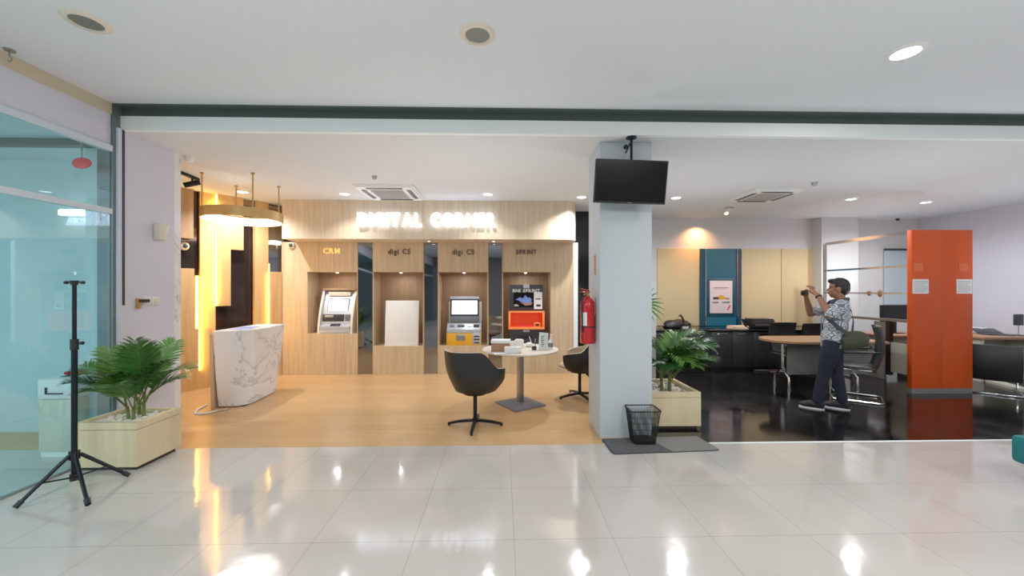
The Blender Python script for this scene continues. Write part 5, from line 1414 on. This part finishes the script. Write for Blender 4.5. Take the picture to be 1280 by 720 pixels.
# shoes
for an in (Lleg[2], Rleg[2]):
    sh = bm_(); f0 = an.x; y = an.y
    ell(sh, V(f0-.02, y, .07), (.062, .045, .056)); ell(sh, V(f0+.06, y, .056), (.085, .046, .045)); ell(sh, V(f0+.125, y, .045), (.062, .045, .033)); box(sh, V(f0-.07, y-.035, .018), V(f0+.15, y+.035, .04))
    sm_ = remeshed(sh, .006, 3)
    for v in sm_.verts: v.co.z = max(v.co.z, .016)
    s1 = obj('shoe', sm_, 'shoe', person, angle=70)
    outl = [(f0+.055+.132*math.cos(a)*(1 if math.cos(a) > 0 else .98), y+(.045 if math.cos(a) > -.3 else .04)*math.sin(a)) for a in [2*PI*k/28 for k in range(28)]]
    so = bm_(); prism(so, outl, 0, .016); obj('sole', so, 'sole', s1, angle=50)
# watch on left wrist
wb = bm_(); d = (LW-LE).normalized(); q = LE.lerp(LW, .93); a_, b__ = frame_of(d)
tube(wb, [q+a_*.031*math.cos(t_)+b__*.031*math.sin(t_) for t_ in [2*PI*k/18 for k in range(18)]], .008, 8, True); obj('wristwatch', wb, 'black', person)
# compact camera (held)
pm = Matrix.Translation((Xp, YPn, 0)) @ Matrix.Rotation(PR, 4, 'Z')
t = thing('camera', 'small dark camera held up in front of the standing person', 'camera', pm @ (cam+V(.01, 0, -.02)), PR)
b = bm_(); box(b, (-.022, -.055, -.035), (.022, .055, .035), .006); obj('camera_body', b, 'brown_dark', t)
b = bm_(); cyl(b, (.02, 0, 0), (.05, 0, 0), .027, .025, 20); obj('lens', b, 'black', t)
b = bm_(); cyl(b, (0, .03, .035), (0, .03, .043), .008, .008, 12); obj('shutter_button', b, 'steel', t)
# shoulder bag
bg = thing('shoulder_bag', 'olive green shoulder bag at the standing person\'s hip', 'bag', pm @ V(-.2, .09, .90), PR)
b = bm_(); ell(b, (0, 0, 0), (.15, .075, .11), Matrix.Rotation(.35, 4, 'Y') , 24, 14); box(b, (-.13, -.055, -.09), (.13, .055, .06), .03, rot=Matrix.Rotation(.35, 4, 'Y'))
bmg = remeshed(b, .01, 3); obj('bag_body', bmg, 'olive_bag', bg, angle=70)
b = bm_(); box(b, (-.12, .068, -.035), (.1, .084, .06), .012, rot=Matrix.Rotation(.35, 4, 'Y')); obj('flap', b, 'olive_bag', bg)
b = bm_(); tube(b, [(-.12, .03, -.02), (-.15, .05, -.05), (-.17, .04, -.09)], .012, 8); obj('zip_pull', b, 'dark_plastic', bg)
# strap: from the bag up across the chest to the far shoulder
def strap_pt(f, s, z): return V(f+.2, s-.09, z-.90)
rows = []
path = [(-.14, .155, .98), (-.05, .185, 1.06), (.04, .15, 1.15), (.085, .07, 1.23), (.07, -.02, 1.305), (.02, -.085, 1.355), (-.06, -.12, 1.385), (-.13, -.1, 1.35), (-.185, -.03, 1.24), (-.2, .04, 1.12), (-.19, .08, 1.0)]
for i, p_ in enumerate(path):
    q0, q1 = Vector(path[max(0, i-1)]), Vector(path[min(len(path)-1, i+1)])
    tg = (q1-q0).normalized(); nr = (Vector(p_)-Vector((-.055, 0, p_[2]))); nr.z = 0.25*nr.length; nr.normalize(); sd = tg.cross(nr).normalized()*.022
    rows.append([strap_pt(*(Vector(p_)+sd)), strap_pt(*(Vector(p_)+nr*.004)), strap_pt(*(Vector(p_)-sd))])
b = bm_(); grid_surface(b, rows); obj('shoulder_strap', b, 'strap', bg)

# ================================================================== LIGHTS
def area(loc, power, sx, sy, col=(1, 1, 1), rot=(0, 0, 0)):
    l = D.lights.new('area', 'AREA'); l.shape = 'RECTANGLE'; l.size = sx; l.size_y = sy; l.energy = power; l.color = col
    o = D.objects.new('lamp', l); C.objects.link(o); o.location = loc; o.rotation_euler = rot
    return o
for x in (-1.8, 2.2, 6.2):
    for y in (-3.4, .2):
        area((x, y, ZH-.03), 62, .6, .6, (.98, .99, 1))  # unseen soft fill panels added near the hall ceiling
area((XL-2.6, -.5, 1.5), 62, 3, 2.2, (.84, .96, 1), (PI/2, 0, 0)); area((XL-2.2, 1.5, 2.8), 40, 1.2, 1.2, (.84, .96, 1))  # unseen cool fill lamps added to brighten the lobby
# ring pendant and feature wall glow
disk_light((rc.x, rc.y, 2.42), 10, .8, (1, .93, .84), dz=0)
YEL = (1, .60, .10)
def strip_lamp(px, off, z0, z1, power, side):
    p = fw(px, off); l = D.lights.new('strip', 'AREA'); l.shape = 'RECTANGLE'; l.size = .03; l.size_y = z1-z0; l.energy = power; l.color = YEL
    o = D.objects.new('lamp', l); C.objects.link(o); o.location = (p.x, p.y, (z0+z1)/2)
    d = (u_*side+n_*.35).normalized()
    o.rotation_euler = d.to_track_quat('-Z', 'Y').to_euler()
strip_lamp(249, .0, .3, 1.7, 9, 1); strip_lamp(271, -.005, 1.3, 2.9, 7, -1); strip_lamp(271, -.02, 1.3, 2.9, 4, 1); strip_lamp(336.4, -.01, .6, 1.8, 4, -1)
def ceiling_fill(x, y, z, power, col=(.96, .98, 1)):  # added fill: unseen upward spots that brighten the ceilings
    l = D.lights.new('ceiling_fill', 'SPOT'); l.energy = power; l.color = col; l.spot_size = math.radians(165); l.spot_blend = 1; l.shadow_soft_size = .25
    o = D.objects.new('lamp', l); C.objects.link(o); o.location = (x, y, z); o.rotation_euler = (PI, 0, 0)
for x, y, z, e in ((2.6, 5.3, 1.1, 50), (5.0, 4.5, 1.1, 50), (7.6, 4.9, 1.1, 50), (6.9, 7.4, 1.3, 26), (-2.3, 5.6, 1.1, 34), (-.4, 4.5, 1.1, 48), (-1.6, .3, 1.2, 72), (2.4, .3, 1.2, 72), (6, .3, 1.2, 66)): ceiling_fill(x, y, z, e)
w = D.worlds.new('world'); bpy.context.scene.world = w; w.use_nodes = True
w.node_tree.nodes['Background'].inputs[0].default_value = (.8, .85, .9, 1); w.node_tree.nodes['Background'].inputs[1].default_value = .25

# ================================================================== CAMERA
cd = D.cameras.new('camera'); cd.sensor_width = 36; cd.lens = F/1280*36; cd.shift_y = (CY-360)/1280; cd.clip_start = .05; cd.clip_end = 100
co = D.objects.new('scene_camera', cd); C.objects.link(co); co.location = (0, 0, H); co.rotation_euler = (PI/2, 0, TH)
sc_ = bpy.context.scene; sc_.camera = co
sc_.view_settings.view_transform = 'Standard'; sc_.view_settings.look = 'None'; sc_.view_settings.exposure = 0; sc_.view_settings.gamma = 1.1
sc_.cycles.use_denoising = True
sc_.cycles.max_bounces = 8; sc_.cycles.diffuse_bounces = 4; sc_.cycles.transparent_max_bounces = 12
sc_.cycles.sample_clamp_indirect = 6
